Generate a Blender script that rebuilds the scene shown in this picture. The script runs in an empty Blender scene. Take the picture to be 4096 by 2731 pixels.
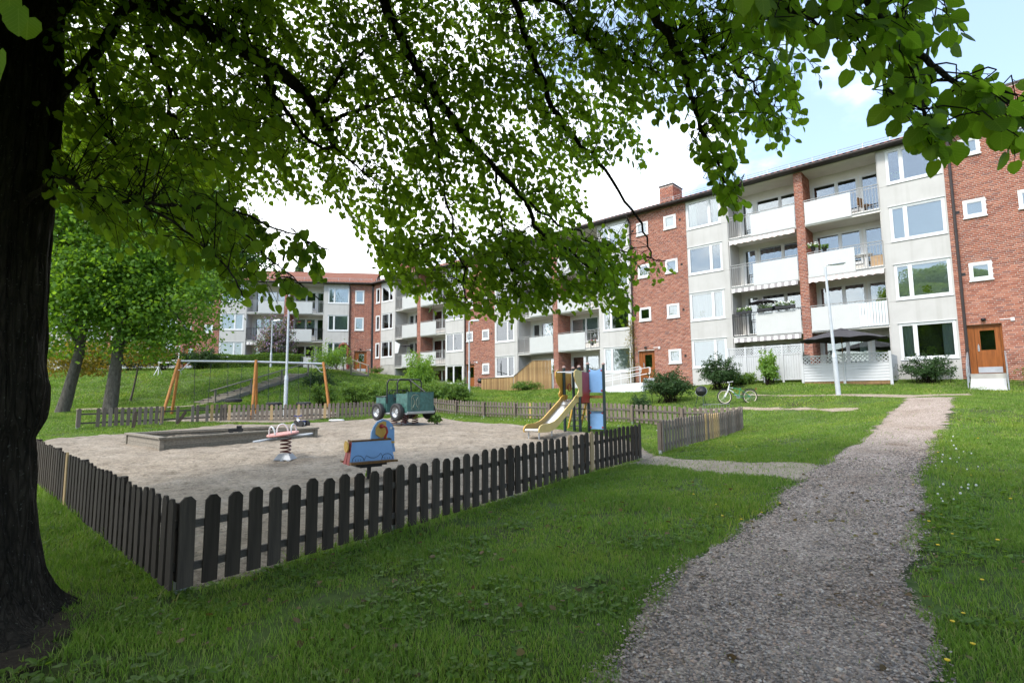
import bpy, math, random
import numpy as np
from mathutils import Matrix, Vector
random.seed(7); RNG = np.random.default_rng(7)
PI = math.pi; R = math.radians
scene = bpy.context.scene; COL = scene.collection

# ---------------------------------------------------------------- camera
CAM_Z, PITCH, ROLL, FPX = 1.6, 5.742, -0.527, 1205.9
cam_d = bpy.data.cameras.new('camera'); cam = bpy.data.objects.new('camera', cam_d); COL.objects.link(cam)
CAM_R = Matrix.Rotation(R(90 + PITCH), 4, 'X') @ Matrix.Rotation(R(ROLL), 4, 'Z')
cam.matrix_world = Matrix.Translation((0, 0, CAM_Z)) @ CAM_R
cam_d.sensor_width = 36; cam_d.lens = 36 * 2100 / 4096; cam_d.clip_start = 0.05; cam_d.clip_end = 2000
scene.camera = cam

# ---------------------------------------------------------------- sky, sun, exposure
TO_SUN = Vector((-0.42, -0.55, 0.80)).normalized()
EL = math.asin(TO_SUN.z); AZ = math.atan2(TO_SUN.x, TO_SUN.y)
world = bpy.data.worlds.new('World'); scene.world = world; world.use_nodes = True
nt = world.node_tree; nt.nodes.clear()
def N(t, typ, **kw):
    n = t.nodes.new(typ)
    for k, v in kw.items(): setattr(n, k, v)
    return n
def L(t, a, b): t.links.new(a, b)
def mathn(t, op, a, b=None, c=None):
    n = N(t, 'ShaderNodeMath', operation=op)
    for i, x in enumerate((a, b, c)):
        if x is None: continue
        if isinstance(x, (int, float)): n.inputs[i].default_value = x
        else: L(t, x, n.inputs[i])
    return n.outputs[0]
out = N(nt, 'ShaderNodeOutputWorld'); bg = N(nt, 'ShaderNodeBackground'); bg.inputs['Strength'].default_value = 0.12
sky = N(nt, 'ShaderNodeTexSky', sky_type='NISHITA'); sky.sun_disc = False
sky.sun_elevation = EL; sky.sun_rotation = AZ; sky.air_density = 1.0; sky.dust_density = 1.2; sky.ozone_density = 1.0
tc = N(nt, 'ShaderNodeTexCoord'); sep = N(nt, 'ShaderNodeSeparateXYZ'); L(nt, tc.outputs['Generated'], sep.inputs[0])
den = mathn(nt, 'ADD', mathn(nt, 'MAXIMUM', sep.outputs[2], 0.0), 0.22)
cx = mathn(nt, 'DIVIDE', sep.outputs[0], den); cy = mathn(nt, 'DIVIDE', sep.outputs[1], den)
cmb = N(nt, 'ShaderNodeCombineXYZ'); L(nt, cx, cmb.inputs[0]); L(nt, cy, cmb.inputs[1]); cmb.inputs[2].default_value = 3.7
no = N(nt, 'ShaderNodeTexNoise'); no.inputs['Scale'].default_value = 1.15; no.inputs['Detail'].default_value = 9; no.inputs['Roughness'].default_value = 0.55
L(nt, cmb.outputs[0], no.inputs['Vector'])
# the cloud bank thins out towards the east (+x) as in the photograph
east = mathn(nt, 'ADD', mathn(nt, 'MULTIPLY', sep.outputs[0], 3.0), mathn(nt, 'MULTIPLY', sep.outputs[1], -1.8))
bias = mathn(nt, 'MULTIPLY', mathn(nt, 'TANH', mathn(nt, 'ADD', east, 1.30)), -0.16)
cm = mathn(nt, 'ADD', no.outputs[0], bias)
ramp = N(nt, 'ShaderNodeMapRange'); ramp.interpolation_type = 'SMOOTHSTEP'
ramp.inputs['From Min'].default_value = 0.40; ramp.inputs['From Max'].default_value = 0.60; L(nt, cm, ramp.inputs['Value'])
mixc = N(nt, 'ShaderNodeMix', data_type='RGBA'); L(nt, ramp.outputs[0], mixc.inputs[0])
mixh = N(nt, 'ShaderNodeMix', data_type='RGBA'); mixh.inputs[0].default_value = 0.45; mixh.inputs[7].default_value = (2.6, 3.45, 4.5, 1)
L(nt, sky.outputs[0], mixh.inputs[6]); L(nt, mixh.outputs[2], mixc.inputs[6]); mixc.inputs[7].default_value = (8.6, 8.9, 9.2, 1)
L(nt, mixc.outputs[2], bg.inputs['Color']); L(nt, bg.outputs[0], out.inputs['Surface'])
sun_d = bpy.data.lights.new('sun', 'SUN'); sun_d.energy = 1.4; sun_d.angle = R(14); sun_d.color = (1, 0.96, 0.90)
sun = bpy.data.objects.new('sun', sun_d); COL.objects.link(sun)
sun.rotation_euler = (-TO_SUN).to_track_quat('-Z', 'Y').to_euler()
scene.view_settings.view_transform = 'Standard'; scene.view_settings.look = 'None'; scene.view_settings.exposure = 1.55
scene.view_settings.gamma = 1; scene.view_settings.use_curve_mapping = False
scene.cycles.max_bounces = 6; scene.cycles.diffuse_bounces = 4; scene.cycles.glossy_bounces = 3
scene.cycles.transmission_bounces = 4; scene.cycles.transparent_max_bounces = 8; scene.cycles.caustics_reflective = False; scene.cycles.caustics_refractive = False
scene.cycles.use_denoising = True; scene.cycles.sample_clamp_indirect = 6

# ---------------------------------------------------------------- helpers
WM = {}
def place(o, parent=None, M=None):
    M = M or Matrix(); WM[o.name] = M
    if parent is not None: o.parent = parent; o.matrix_basis = WM[parent.name].inverted() @ M
    else: o.matrix_basis = M
    COL.objects.link(o); return o
def T(x, y, z, rz=0.0): return Matrix.Translation((x, y, z)) @ Matrix.Rotation(rz, 4, 'Z')
def tag(o, label=None, cat=None, group=None, kind=None):
    for k, v in (('label', label), ('category', cat), ('group', group), ('kind', kind)):
        if v: o[k] = v
    return o
def thing(name, label, cat, M, group=None):
    o = bpy.data.objects.new(name, None); o.empty_display_size = 0.1
    place(o, None, M); return tag(o, label, cat, group)
def mobj(name, me, parent=None, M=None, kind=None):
    o = bpy.data.objects.new(name, me); place(o, parent, M if M is not None else (WM[parent.name] if parent else None))
    if kind: o['kind'] = kind
    return o
def npmesh(name, V, F, mat, smooth=False, Fn=None):
    """V (n,3); F (m,k) uniform faces"""
    me = bpy.data.meshes.new(name); V = np.asarray(V, np.float32); F = np.asarray(F, np.int32)
    me.vertices.add(len(V)); me.vertices.foreach_set('co', V.ravel())
    k = F.shape[1]; me.loops.add(F.size); me.loops.foreach_set('vertex_index', F.ravel())
    me.polygons.add(len(F)); me.polygons.foreach_set('loop_start', np.arange(0, F.size, k, dtype=np.int32))
    try: me.polygons.foreach_set('loop_total', np.full(len(F), k, np.int32))
    except Exception: pass
    if smooth: me.polygons.foreach_set('use_smooth', np.ones(len(F), bool))
    me.update(calc_edges=True); me.validate(); me.materials.append(mat); return me
class MB:
    def __init__(s): s.v = []; s.f = []; s.m = []; s.cur = 0; s.X = None
    def add(s, vs, fs):
        b = len(s.v)
        if s.X is not None: vs = [s.X @ Vector(p) for p in vs]
        s.v += [tuple(p) for p in vs]; s.f += [tuple(b + i for i in f) for f in fs]; s.m += [s.cur] * len(fs); return s
    def box(s, x0, x1, y0, y1, z0, z1):
        return s.add([(x0,y0,z0),(x1,y0,z0),(x1,y1,z0),(x0,y1,z0),(x0,y0,z1),(x1,y0,z1),(x1,y1,z1),(x0,y1,z1)],
                     [(3,2,1,0),(4,5,6,7),(0,1,5,4),(1,2,6,5),(2,3,7,6),(3,0,4,7)])
    def bar(s, a, b, w, h, up=(0,0,1)):
        a = Vector(a); b = Vector(b); d = (b - a).normalized(); u = Vector(up)
        if abs(d.dot(u)) > 0.99: u = Vector((0,1,0))
        r = d.cross(u).normalized() * (w/2); t = r.cross(d).normalized() * (h/2)
        return s.add([a-r-t,a+r-t,a+r+t,a-r+t,b-r-t,b+r-t,b+r+t,b-r+t],[(0,1,2,3),(7,6,5,4),(0,4,5,1),(1,5,6,2),(2,6,7,3),(3,7,4,0)])
    def tube(s, pts, r, n=8, caps=True, closed=False):
        P = [Vector(p) for p in pts]; m = len(P); rr = r if isinstance(r, (list, tuple)) else [r]*m
        vs = []; prev = None
        for i in range(m):
            if closed: d = P[(i+1) % m] - P[i-1]
            else: d = P[min(i+1,m-1)] - P[max(i-1,0)]
            d.normalize()
            if prev is None: u = Vector((0,0,1)) if abs(d.z) < 0.9 else Vector((1,0,0))
            else: u = prev
            x = (u - d*u.dot(d)).normalized(); prev = x; y = d.cross(x)
            for k in range(n):
                a = 2*PI*k/n; vs.append(P[i] + x*(rr[i]*math.cos(a)) + y*(rr[i]*math.sin(a)))
        fs = []
        for i in range(m if closed else m-1):
            j = (i+1) % m
            for k in range(n): fs.append((i*n+k, i*n+(k+1)%n, j*n+(k+1)%n, j*n+k))
        if caps and not closed: fs += [tuple(range(n-1,-1,-1)), tuple((m-1)*n+k for k in range(n))]
        return s.add(vs, fs)
    def lathe(s, prof, n=20, axis='z', c=(0,0,0)):
        vs = []; c = Vector(c)
        for r, h in prof:
            for k in range(n):
                a = 2*PI*k/n; p = (r*math.cos(a), r*math.sin(a), h)
                if axis == 'x': p = (h, p[0], p[1])
                if axis == 'y': p = (p[0], h, p[1])
                vs.append(c + Vector(p))
        fs = [(i*n+k, i*n+(k+1)%n, (i+1)*n+(k+1)%n, (i+1)*n+k) for i in range(len(prof)-1) for k in range(n)]
        if prof[0][0] > 1e-5: fs.append(tuple(range(n-1,-1,-1)))
        if prof[-1][0] > 1e-5: fs.append(tuple((len(prof)-1)*n+k for k in range(n)))
        return s.add(vs, fs)
    def prism(s, poly, t0, t1, axis='y'):
        """polygon in the two other axes, extruded along axis"""
        n = len(poly); vs = []
        for t in (t0, t1):
            for a, b in poly: vs.append({'y':(a,t,b),'x':(t,a,b),'z':(a,b,t)}[axis])
        return s.add(vs, [tuple(range(n-1,-1,-1)), tuple(range(n,2*n))] + [(i,(i+1)%n,n+(i+1)%n,n+i) for i in range(n)])
    def mesh(s, mats, smooth=False, name='m'):
        me = bpy.data.meshes.new(name); me.from_pydata(s.v, [], s.f)
        for m in (mats if isinstance(mats, (list, tuple)) else [mats]): me.materials.append(m)
        if len(me.materials) > 1: me.polygons.foreach_set('material_index', np.array(s.m, np.int32))
        import bmesh
        bm = bmesh.new(); bm.from_mesh(me); bmesh.ops.recalc_face_normals(bm, faces=bm.faces); bm.to_mesh(me); bm.free()
        if smooth:
            me.polygons.foreach_set('use_smooth', np.ones(len(me.polygons), bool))
            try: me.set_sharp_from_angle(angle=R(40))
            except Exception: pass
        return me
    def build(s, name, mats, parent=None, M=None, smooth=False, kind=None):
        return mobj(name, s.mesh(mats, smooth, name), parent, M, kind)

# ---------------------------------------------------------------- materials
def new_mat(name):
    m = bpy.data.materials.new(name); m.use_nodes = True; t = m.node_tree
    return m, t, t.nodes['Principled BSDF']
def ramp_node(t, stops, fac):
    r = N(t, 'ShaderNodeValToRGB'); e = r.color_ramp.elements
    while len(e) < len(stops): e.new(0.5)
    for i, (p, c) in enumerate(stops): e[i].position = p; e[i].color = (*c, 1)
    if fac is not None: L(t, fac, r.inputs[0])
    return r.outputs[0]
def noise_node(t, scale, detail=4, rough=0.5, vec='Object', stretch=None):
    c = N(t, 'ShaderNodeTexCoord'); o = c.outputs[vec]
    if stretch:
        mp = N(t, 'ShaderNodeMapping'); mp.inputs['Scale'].default_value = stretch; L(t, o, mp.inputs[0]); o = mp.outputs[0]
    n = N(t, 'ShaderNodeTexNoise'); n.inputs['Scale'].default_value = scale; n.inputs['Detail'].default_value = detail; n.inputs['Roughness'].default_value = rough
    L(t, o, n.inputs['Vector']); return n.outputs[0]
def bump(t, b, h, strength=0.3, dist=0.01):
    n = N(t, 'ShaderNodeBump'); n.inputs['Strength'].default_value = strength; n.inputs['Distance'].default_value = dist
    L(t, h, n.inputs['Height']); L(t, n.outputs[0], b.inputs['Normal'])
def rnd(t, island=True):
    o = N(t, 'ShaderNodeObjectInfo').outputs['Random']
    if not island: return o
    return mathn(t, 'FRACT', mathn(t, 'ADD', N(t, 'ShaderNodeNewGeometry').outputs['Random Per Island'], o))
def mix_rgb(t, f, a, b, mode='MIX'):
    m = N(t, 'ShaderNodeMix', data_type='RGBA', blend_type=mode)
    for i, x in ((0, f), (6, a), (7, b)):
        if isinstance(x, (int, float)): m.inputs[i].default_value = x
        elif isinstance(x, tuple): m.inputs[i].default_value = (*x, 1) if len(x) == 3 else x
        else: L(t, x, m.inputs[i])
    return m.outputs[2]
def simple(name, c, rough=0.6, metal=0.0, var=0.15, scale=6, bumps=0.0, spec=0.5, stretch=None):
    m, t, b = new_mat(name)
    n = noise_node(t, scale, 5, 0.6, stretch=stretch)
    lo = tuple(x*(1-var) for x in c); hi = tuple(min(1, x*(1+var)) for x in c)
    L(t, ramp_node(t, [(0.3, lo), (0.7, hi)], n), b.inputs['Base Color'])
    b.inputs['Roughness'].default_value = rough; b.inputs['Metallic'].default_value = metal; b.inputs['Specular IOR Level'].default_value = spec
    if bumps: bump(t, b, noise_node(t, scale*8, 3, stretch=stretch), bumps)
    return m
def wood(name, cols, rough=0.8, per=True, grain=14, axis='z'):
    """weathered board: per-board tone plus lengthwise grain"""
    m, t, b = new_mat(name)
    st = {'z': (1,1,0.06), 'x': (0.06,1,1), 'y': (1,0.06,1)}[axis]
    g = noise_node(t, grain*2.5, 6, 0.65, stretch=st); base = ramp_node(t, [(0, cols[0]), (0.5, cols[1]), (1, cols[2])], rnd(t, per))
    gr = ramp_node(t, [(0.3, (0.62,0.62,0.62)), (0.55, (1,1,1)), (0.75, (1.25,1.22,1.18))], g)
    L(t, mix_rgb(t, 1.0, base, gr, 'MULTIPLY'), b.inputs['Base Color']); b.inputs['Roughness'].default_value = rough
    b.inputs['Specular IOR Level'].default_value = 0.25; bump(t, b, g, 0.35, 0.004); return m
def leaf_mat(name, cols, trans=0.35, gloss=0.35):
    m, t, b = new_mat(name); o = t.nodes['Material Output']
    c = ramp_node(t, [(0, cols[0]), (0.5, cols[1]), (1, cols[2])], rnd(t))
    L(t, c, b.inputs['Base Color']); b.inputs['Roughness'].default_value = 0.5; b.inputs['Specular IOR Level'].default_value = gloss
    tr = N(t, 'ShaderNodeBsdfTranslucent'); L(t, mix_rgb(t, 1.0, c, (3.6, 3.2, 0.9), 'MULTIPLY'), tr.inputs[0])
    mx = N(t, 'ShaderNodeMixShader'); mx.inputs[0].default_value = trans; L(t, b.outputs[0], mx.inputs[1]); L(t, tr.outputs[0], mx.inputs[2])
    L(t, mx.outputs[0], o.inputs['Surface']); return m
M_ = {}
def mk_render():
    m, t, b = new_mat('grey_render'); n = noise_node(t, 1.3, 6, 0.6); st = noise_node(t, 2.6, 6, 0.6, stretch=(1,1,0.07))
    c = mix_rgb(t, 1.0, ramp_node(t, [(0.3,(0.43,0.42,0.40)),(0.7,(0.485,0.475,0.455))], n), ramp_node(t, [(0.28,(0.86,0.855,0.84)),(0.5,(1,1,1))], st), 'MULTIPLY')
    L(t, c, b.inputs['Base Color']); b.inputs['Roughness'].default_value = 0.88; bump(t, b, noise_node(t, 90, 3), 0.2, 0.004); return m
M_['render'] = None
M_['render'] = mk_render()
M_['white'] = simple('white_paint', (0.66,0.67,0.67), 0.4, 0, 0.03, 4)
M_['whitewood'] = simple('white_painted_wood', (0.50,0.51,0.52), 0.5, 0, 0.05, 3, 0.08)
M_['concrete'] = simple('concrete', (0.36,0.35,0.32), 0.9, 0, 0.18, 2, 0.3)
M_['soffit'] = simple('balcony_concrete', (0.68,0.66,0.62), 0.9, 0, 0.08, 1.5, 0.1)
M_['panelwhite'] = simple('corrugated_white', (0.53,0.54,0.525), 0.45, 0, 0.03, 2)
M_['dark'] = simple('room_dark', (0.030,0.030,0.032), 0.9)  # near-black colour paints in the shade of unlit rooms; vents share it
M_['blind'] = simple('pale_blind', (0.62,0.65,0.66), 0.8, 0, 0.05, 1)
M_['curtain'] = simple('curtain_cloth', (0.42,0.50,0.47), 0.9, 0, 0.25, 9, stretch=(6,6,0.1))
M_['railgrey'] = simple('grey_rail_metal', (0.28,0.28,0.27), 0.45, 0.3, 0.1)
M_['black'] = simple('black_metal', (0.016,0.016,0.018), 0.4, 0.2, 0.2)
M_['galv'] = simple('galvanised_steel', (0.46,0.48,0.50), 0.45, 0.75, 0.15, 5)
M_['polegrey'] = simple('pole_grey', (0.50,0.53,0.56), 0.45, 0.2, 0.06)
M_['gutter'] = simple('gutter_brown', (0.030,0.022,0.020), 0.45, 0.1, 0.2)
M_['redpipe'] = simple('red_pipe', (0.20,0.035,0.025), 0.5, 0, 0.15)
M_['mortar'] = simple('mortar', (0.52,0.47,0.42), 0.95, 0, 0.12, 5, 0.3)
M_['door'] = wood('varnished_door_wood', [(0.23,0.075,0.02),(0.27,0.09,0.025),(0.25,0.08,0.022)], 0.35, False, 10)
M_['rubber'] = simple('rubber', (0.018,0.018,0.019), 0.7, 0, 0.3, 8, 0.2)
M_['steelslide'] = simple('polished_steel', (0.72,0.72,0.71), 0.27, 1.0, 0.06, 3)
M_['yellow'] = simple('yellow_board', (0.55,0.33,0.06), 0.4, 0, 0.10, 4)
M_['paleyellow'] = simple('faded_yellow_board', (0.56,0.42,0.16), 0.45, 0, 0.10, 4)
M_['blue'] = simple('light_blue_board', (0.17,0.33,0.58), 0.38, 0, 0.08, 3)
M_['red'] = simple('red_board', (0.30,0.022,0.020), 0.4, 0, 0.15, 4)
M_['darkgreen'] = simple('post_dark_green', (0.008,0.022,0.024), 0.4, 0, 0.2)
M_['jeepgreen'] = simple('worn_green_board', (0.045,0.120,0.105), 0.5, 0, 0.45, 7, 0.1)
M_['seatbrown'] = wood('brown_ply', [(0.16,0.085,0.03),(0.19,0.10,0.04),(0.17,0.09,0.03)], 0.4, False)
M_['springred'] = simple('spring_red', (0.11,0.012,0.012), 0.45, 0, 0.3)
M_['pink'] = simple('faded_red_disc', (0.62,0.27,0.23), 0.5, 0, 0.15, 6)
M_['greyplate'] = simple('grey_plate', (0.38,0.40,0.43), 0.45, 0.2, 0.1)
M_['line'] = simple('engraved_line', (0.012,0.016,0.03), 0.6)
M_['paleline'] = simple('routed_pale_line', (0.30,0.31,0.22), 0.7)
M_['larch'] = wood('larch_beam', [(0.42,0.17,0.045),(0.46,0.20,0.055),(0.40,0.16,0.04)], 0.5, False, 8)
M_['picket'] = wood('dark_picket', [(0.036,0.027,0.020),(0.048,0.037,0.028),(0.068,0.054,0.043)], 0.85, False)
M_['picket2'] = wood('grey_picket', [(0.145,0.115,0.092),(0.185,0.150,0.122),(0.225,0.19,0.158)], 0.85, False)
M_['newwood'] = wood('fresh_picket', [(0.46,0.31,0.13),(0.42,0.29,0.15),(0.38,0.27,0.16)], 0.8, False)
M_['rail'] = wood('fence_rail', [(0.065,0.054,0.046),(0.08,0.068,0.058),(0.10,0.085,0.074)], 0.85, False, 14, 'x')
M_['rail2'] = wood('grey_rail', [(0.125,0.105,0.09),(0.15,0.13,0.112),(0.17,0.15,0.13)], 0.85, False, 14, 'x')
M_['greyboard'] = wood('grey_weathered_board', [(0.17,0.155,0.125),(0.21,0.19,0.155),(0.25,0.22,0.18)], 0.9, False, 10, 'x')
M_['slat'] = wood('brown_slat', [(0.23,0.14,0.065),(0.32,0.20,0.09),(0.42,0.28,0.13)], 0.8, True)
M_['steptread'] = wood('pale_step', [(0.27,0.24,0.20),(0.31,0.28,0.24),(0.35,0.32,0.27)], 0.9, False, 10, 'y')
M_['capgrey'] = simple('post_cap', (0.30,0.20,0.17), 0.5)
M_['tile'] = None
def mk_brick():
    m, t, b = new_mat('red_brick')
    c = ramp_node(t, [(0,(0.25,0.085,0.055)),(0.3,(0.33,0.115,0.072)),(0.62,(0.38,0.145,0.090)),(0.85,(0.44,0.185,0.120)),(0.97,(0.23,0.10,0.08))], rnd(t))
    g = ramp_node(t, [(0.3,(0.82,0.82,0.82)),(0.7,(1.12,1.12,1.12))], noise_node(t, 22, 5))
    L(t, mix_rgb(t, 1.0, c, g, 'MULTIPLY'), b.inputs['Base Color']); b.inputs['Roughness'].default_value = 0.9; b.inputs['Specular IOR Level'].default_value = 0.2
    bump(t, b, noise_node(t, 60, 4), 0.3, 0.005); return m
M_['brick'] = mk_brick()
def mk_glass():
    m, t, b = new_mat('window_glass'); o = t.nodes['Material Output']
    gl = N(t, 'ShaderNodeBsdfGlossy'); gl.inputs['Roughness'].default_value = 0.01; gl.inputs['Color'].default_value = (0.93,0.96,0.98,1)
    nb = N(t, 'ShaderNodeBump'); nb.inputs['Strength'].default_value = 0.02; nb.inputs['Distance'].default_value = 0.02
    L(t, noise_node(t, 1.6, 2), nb.inputs['Height']); L(t, nb.outputs[0], gl.inputs['Normal'])
    tp = N(t, 'ShaderNodeBsdfTransparent'); tp.inputs[0].default_value = (0.86,0.90,0.89,1)
    fr = N(t, 'ShaderNodeFresnel'); fr.inputs['IOR'].default_value = 1.55
    f = mathn(t, 'MINIMUM', mathn(t, 'ADD', mathn(t, 'MULTIPLY', fr.outputs[0], 1.5), 0.10), 1.0)
    mx = N(t, 'ShaderNodeMixShader'); L(t, f, mx.inputs[0]); L(t, tp.outputs[0], mx.inputs[1]); L(t, gl.outputs[0], mx.inputs[2])
    L(t, mx.outputs[0], o.inputs['Surface']); return m
M_['glass'] = mk_glass()
def mk_tile():
    m, t, b = new_mat('roof_clay'); n = noise_node(t, 1.6, 6, 0.7)
    L(t, ramp_node(t, [(0.3,(0.20,0.075,0.048)),(0.5,(0.26,0.105,0.068)),(0.7,(0.22,0.115,0.085))], n), b.inputs['Base Color']); b.inputs['Roughness'].default_value = 0.8; return m
M_['tile'] = mk_tile()
def stripes(name, a, c, per):
    m, t, b = new_mat(name); tcn = N(t, 'ShaderNodeTexCoord'); s = N(t, 'ShaderNodeSeparateXYZ'); L(t, tcn.outputs['Object'], s.inputs[0])
    f = mathn(t, 'GREATER_THAN', mathn(t, 'FRACT', mathn(t, 'MULTIPLY', s.outputs[0], 1/per)), 0.5)
    L(t, mix_rgb(t, f, a, c), b.inputs['Base Color']); b.inputs['Roughness'].default_value = 0.9; return m
M_['awn_grey'] = stripes('awning_grey_stripe', (0.80,0.79,0.76), (0.30,0.28,0.28), 0.34)
M_['awn_pink'] = stripes('awning_pink_stripe', (0.82,0.80,0.77), (0.66,0.52,0.49), 0.26)
M_['leaf'] = leaf_mat('linden_leaf', [(0.053,0.104,0.014),(0.071,0.136,0.018),(0.102,0.178,0.026)], 0.62, 0.18)
def veins(m):
    t = m.node_tree; b = t.nodes['Principled BSDF']; uv = N(t, 'ShaderNodeUVMap'); s = N(t, 'ShaderNodeSeparateXYZ'); L(t, uv.outputs[0], s.inputs[0])
    ax = mathn(t, 'ABSOLUTE', mathn(t, 'SUBTRACT', s.outputs[0], 0.5)); mid = mathn(t, 'LESS_THAN', ax, 0.022)
    sv = mathn(t, 'LESS_THAN', mathn(t, 'FRACT', mathn(t, 'MULTIPLY', mathn(t, 'SUBTRACT', s.outputs[1], mathn(t, 'MULTIPLY', ax, 0.9)), 6.5)), 0.14); f = mathn(t, 'MULTIPLY', mathn(t, 'MAXIMUM', mid, sv), 0.40)
    for n in list(t.nodes):
        for i in n.inputs:
            if i.is_linked and i.links[0].from_node.type == 'VALTORGB' and not (n.type == 'MIX' and i.name == 'Factor'):
                src = i.links[0].from_socket; L(t, mix_rgb(t, f, src, (0.13,0.19,0.045)), i); 
veins(M_['leaf'])
M_['leaf_far'] = leaf_mat('maple_leaf', [(0.070,0.145,0.022),(0.098,0.190,0.030),(0.130,0.235,0.045)], 0.40, 0.2)
M_['leaf_dark'] = leaf_mat('dark_maple_leaf', [(0.030,0.075,0.014),(0.042,0.098,0.018),(0.055,0.12,0.025)], 0.3, 0.25)
M_['leaf_bronze'] = leaf_mat('bronze_leaf', [(0.10,0.115,0.025),(0.15,0.13,0.03),(0.20,0.15,0.035)], 0.3, 0.2)
M_['leaf_shrub'] = leaf_mat('shrub_leaf', [(0.07,0.13,0.03),(0.10,0.175,0.042),(0.135,0.215,0.055)], 0.3, 0.2)
M_['leaf_light'] = leaf_mat('light_shrub_leaf', [(0.10,0.19,0.035),(0.13,0.23,0.045),(0.16,0.27,0.06)], 0.3, 0.2)
M_['leaf_yew'] = leaf_mat('yew_needle', [(0.022,0.050,0.016),(0.035,0.072,0.022),(0.05,0.095,0.03)], 0.1, 0.2)
M_['leaf_lilac'] = leaf_mat('lilac_bloom', [(0.20,0.13,0.26),(0.28,0.19,0.34),(0.36,0.26,0.42)], 0.2, 0.1)
M_['leaf_spruce'] = leaf_mat('larch_needles', [(0.06,0.10,0.05),(0.08,0.13,0.06),(0.10,0.15,0.07)], 0.1, 0.1)
M_['flower_white'] = simple('white_petals', (0.80,0.80,0.76), 0.8)
M_['flower_red'] = simple('red_petals', (0.50,0.02,0.03), 0.7)
M_['flower_pink'] = simple('pink_petals', (0.50,0.08,0.20), 0.7)
M_['flower_yellow'] = simple('yellow_petals', (0.75,0.50,0.02), 0.7)
M_['seedhead'] = simple('dandelion_down', (0.62,0.62,0.58), 0.9)
def mk_grass():
    m, t, b = new_mat('grass_blade'); o = t.nodes['Material Output']
    c = ramp_node(t, [(0,(0.124,0.213,0.028)),(0.5,(0.168,0.280,0.042)),(0.88,(0.24,0.325,0.075)),(1,(0.34,0.31,0.14))], rnd(t))
    n = noise_node(t, 0.55, 6, 0.65); c = mix_rgb(t, 1.0, c, ramp_node(t, [(0.30,(0.60,0.68,0.66)),(0.5,(1,1,1)),(0.68,(1.28,1.10,0.95))], n), 'MULTIPLY')
    L(t, c, b.inputs['Base Color']); b.inputs['Roughness'].default_value = 0.5; b.inputs['Specular IOR Level'].default_value = 0.2
    tr = N(t, 'ShaderNodeBsdfTranslucent'); L(t, mix_rgb(t, 1.0, c, (1.2,1.35,0.7), 'MULTIPLY'), tr.inputs[0]); mx = N(t, 'ShaderNodeMixShader'); mx.inputs[0].default_value = 0.35
    L(t, b.outputs[0], mx.inputs[1]); L(t, tr.outputs[0], mx.inputs[2]); L(t, mx.outputs[0], o.inputs['Surface']); return m
M_['grass'] = mk_grass()
M_['clover'] = leaf_mat('broad_weed_leaf', [(0.065,0.125,0.020),(0.085,0.155,0.026),(0.11,0.19,0.035)], 0.3, 0.15)
def mk_bark():
    m, t, b = new_mat('linden_bark'); n = noise_node(t, 7, 8, 0.7, stretch=(1.3,1.3,0.4)); sp = noise_node(t, 55, 3, 0.5)
    c = N(t, 'ShaderNodeTexCoord'); mp = N(t, 'ShaderNodeMapping'); mp.inputs['Scale'].default_value = (1,1,0.13); L(t, c.outputs['Object'], mp.inputs[0])
    wz = N(t, 'ShaderNodeTexNoise'); wz.inputs['Scale'].default_value = 5; wz.inputs['Detail'].default_value = 4; L(t, mp.outputs[0], wz.inputs['Vector'])
    wv = N(t, 'ShaderNodeMix', data_type='RGBA', blend_type='LINEAR_LIGHT'); wv.inputs[0].default_value = 0.16; L(t, mp.outputs[0], wv.inputs[6]); L(t, wz.outputs['Color'], wv.inputs[7])
    v = N(t, 'ShaderNodeTexVoronoi', feature='DISTANCE_TO_EDGE'); v.inputs['Scale'].default_value = 24; L(t, wv.outputs[2], v.inputs['Vector'])
    cr = N(t, 'ShaderNodeMapRange'); cr.inputs['From Max'].default_value = 0.22; L(t, v.outputs['Distance'], cr.inputs['Value'])
    h = mathn(t, 'ADD', mathn(t, 'MULTIPLY', cr.outputs[0], 0.24), mathn(t, 'MULTIPLY', n, 0.9))
    c = ramp_node(t, [(0.30,(0.008,0.0065,0.005)),(0.62,(0.030,0.023,0.017)),(1.0,(0.064,0.052,0.040))], h)
    f = mathn(t, 'MULTIPLY', mathn(t, 'GREATER_THAN', sp, 0.68), 0.5)
    L(t, mix_rgb(t, f, c, (0.17,0.17,0.15)), b.inputs['Base Color']); b.inputs['Roughness'].default_value = 0.95; b.inputs['Specular IOR Level'].default_value = 0.2
    bump(t, b, h, 1.0, 0.05); return m
M_['bark'] = mk_bark()
M_['bark2'] = simple('grey_bark', (0.10,0.09,0.075), 0.95, 0, 0.45, 12, 0.6, 0.2, (1,1,0.4))
M_['twig'] = simple('twig_bark', (0.016,0.012,0.008), 0.9, 0, 0.3, 9, 0, 0.1)
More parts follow.
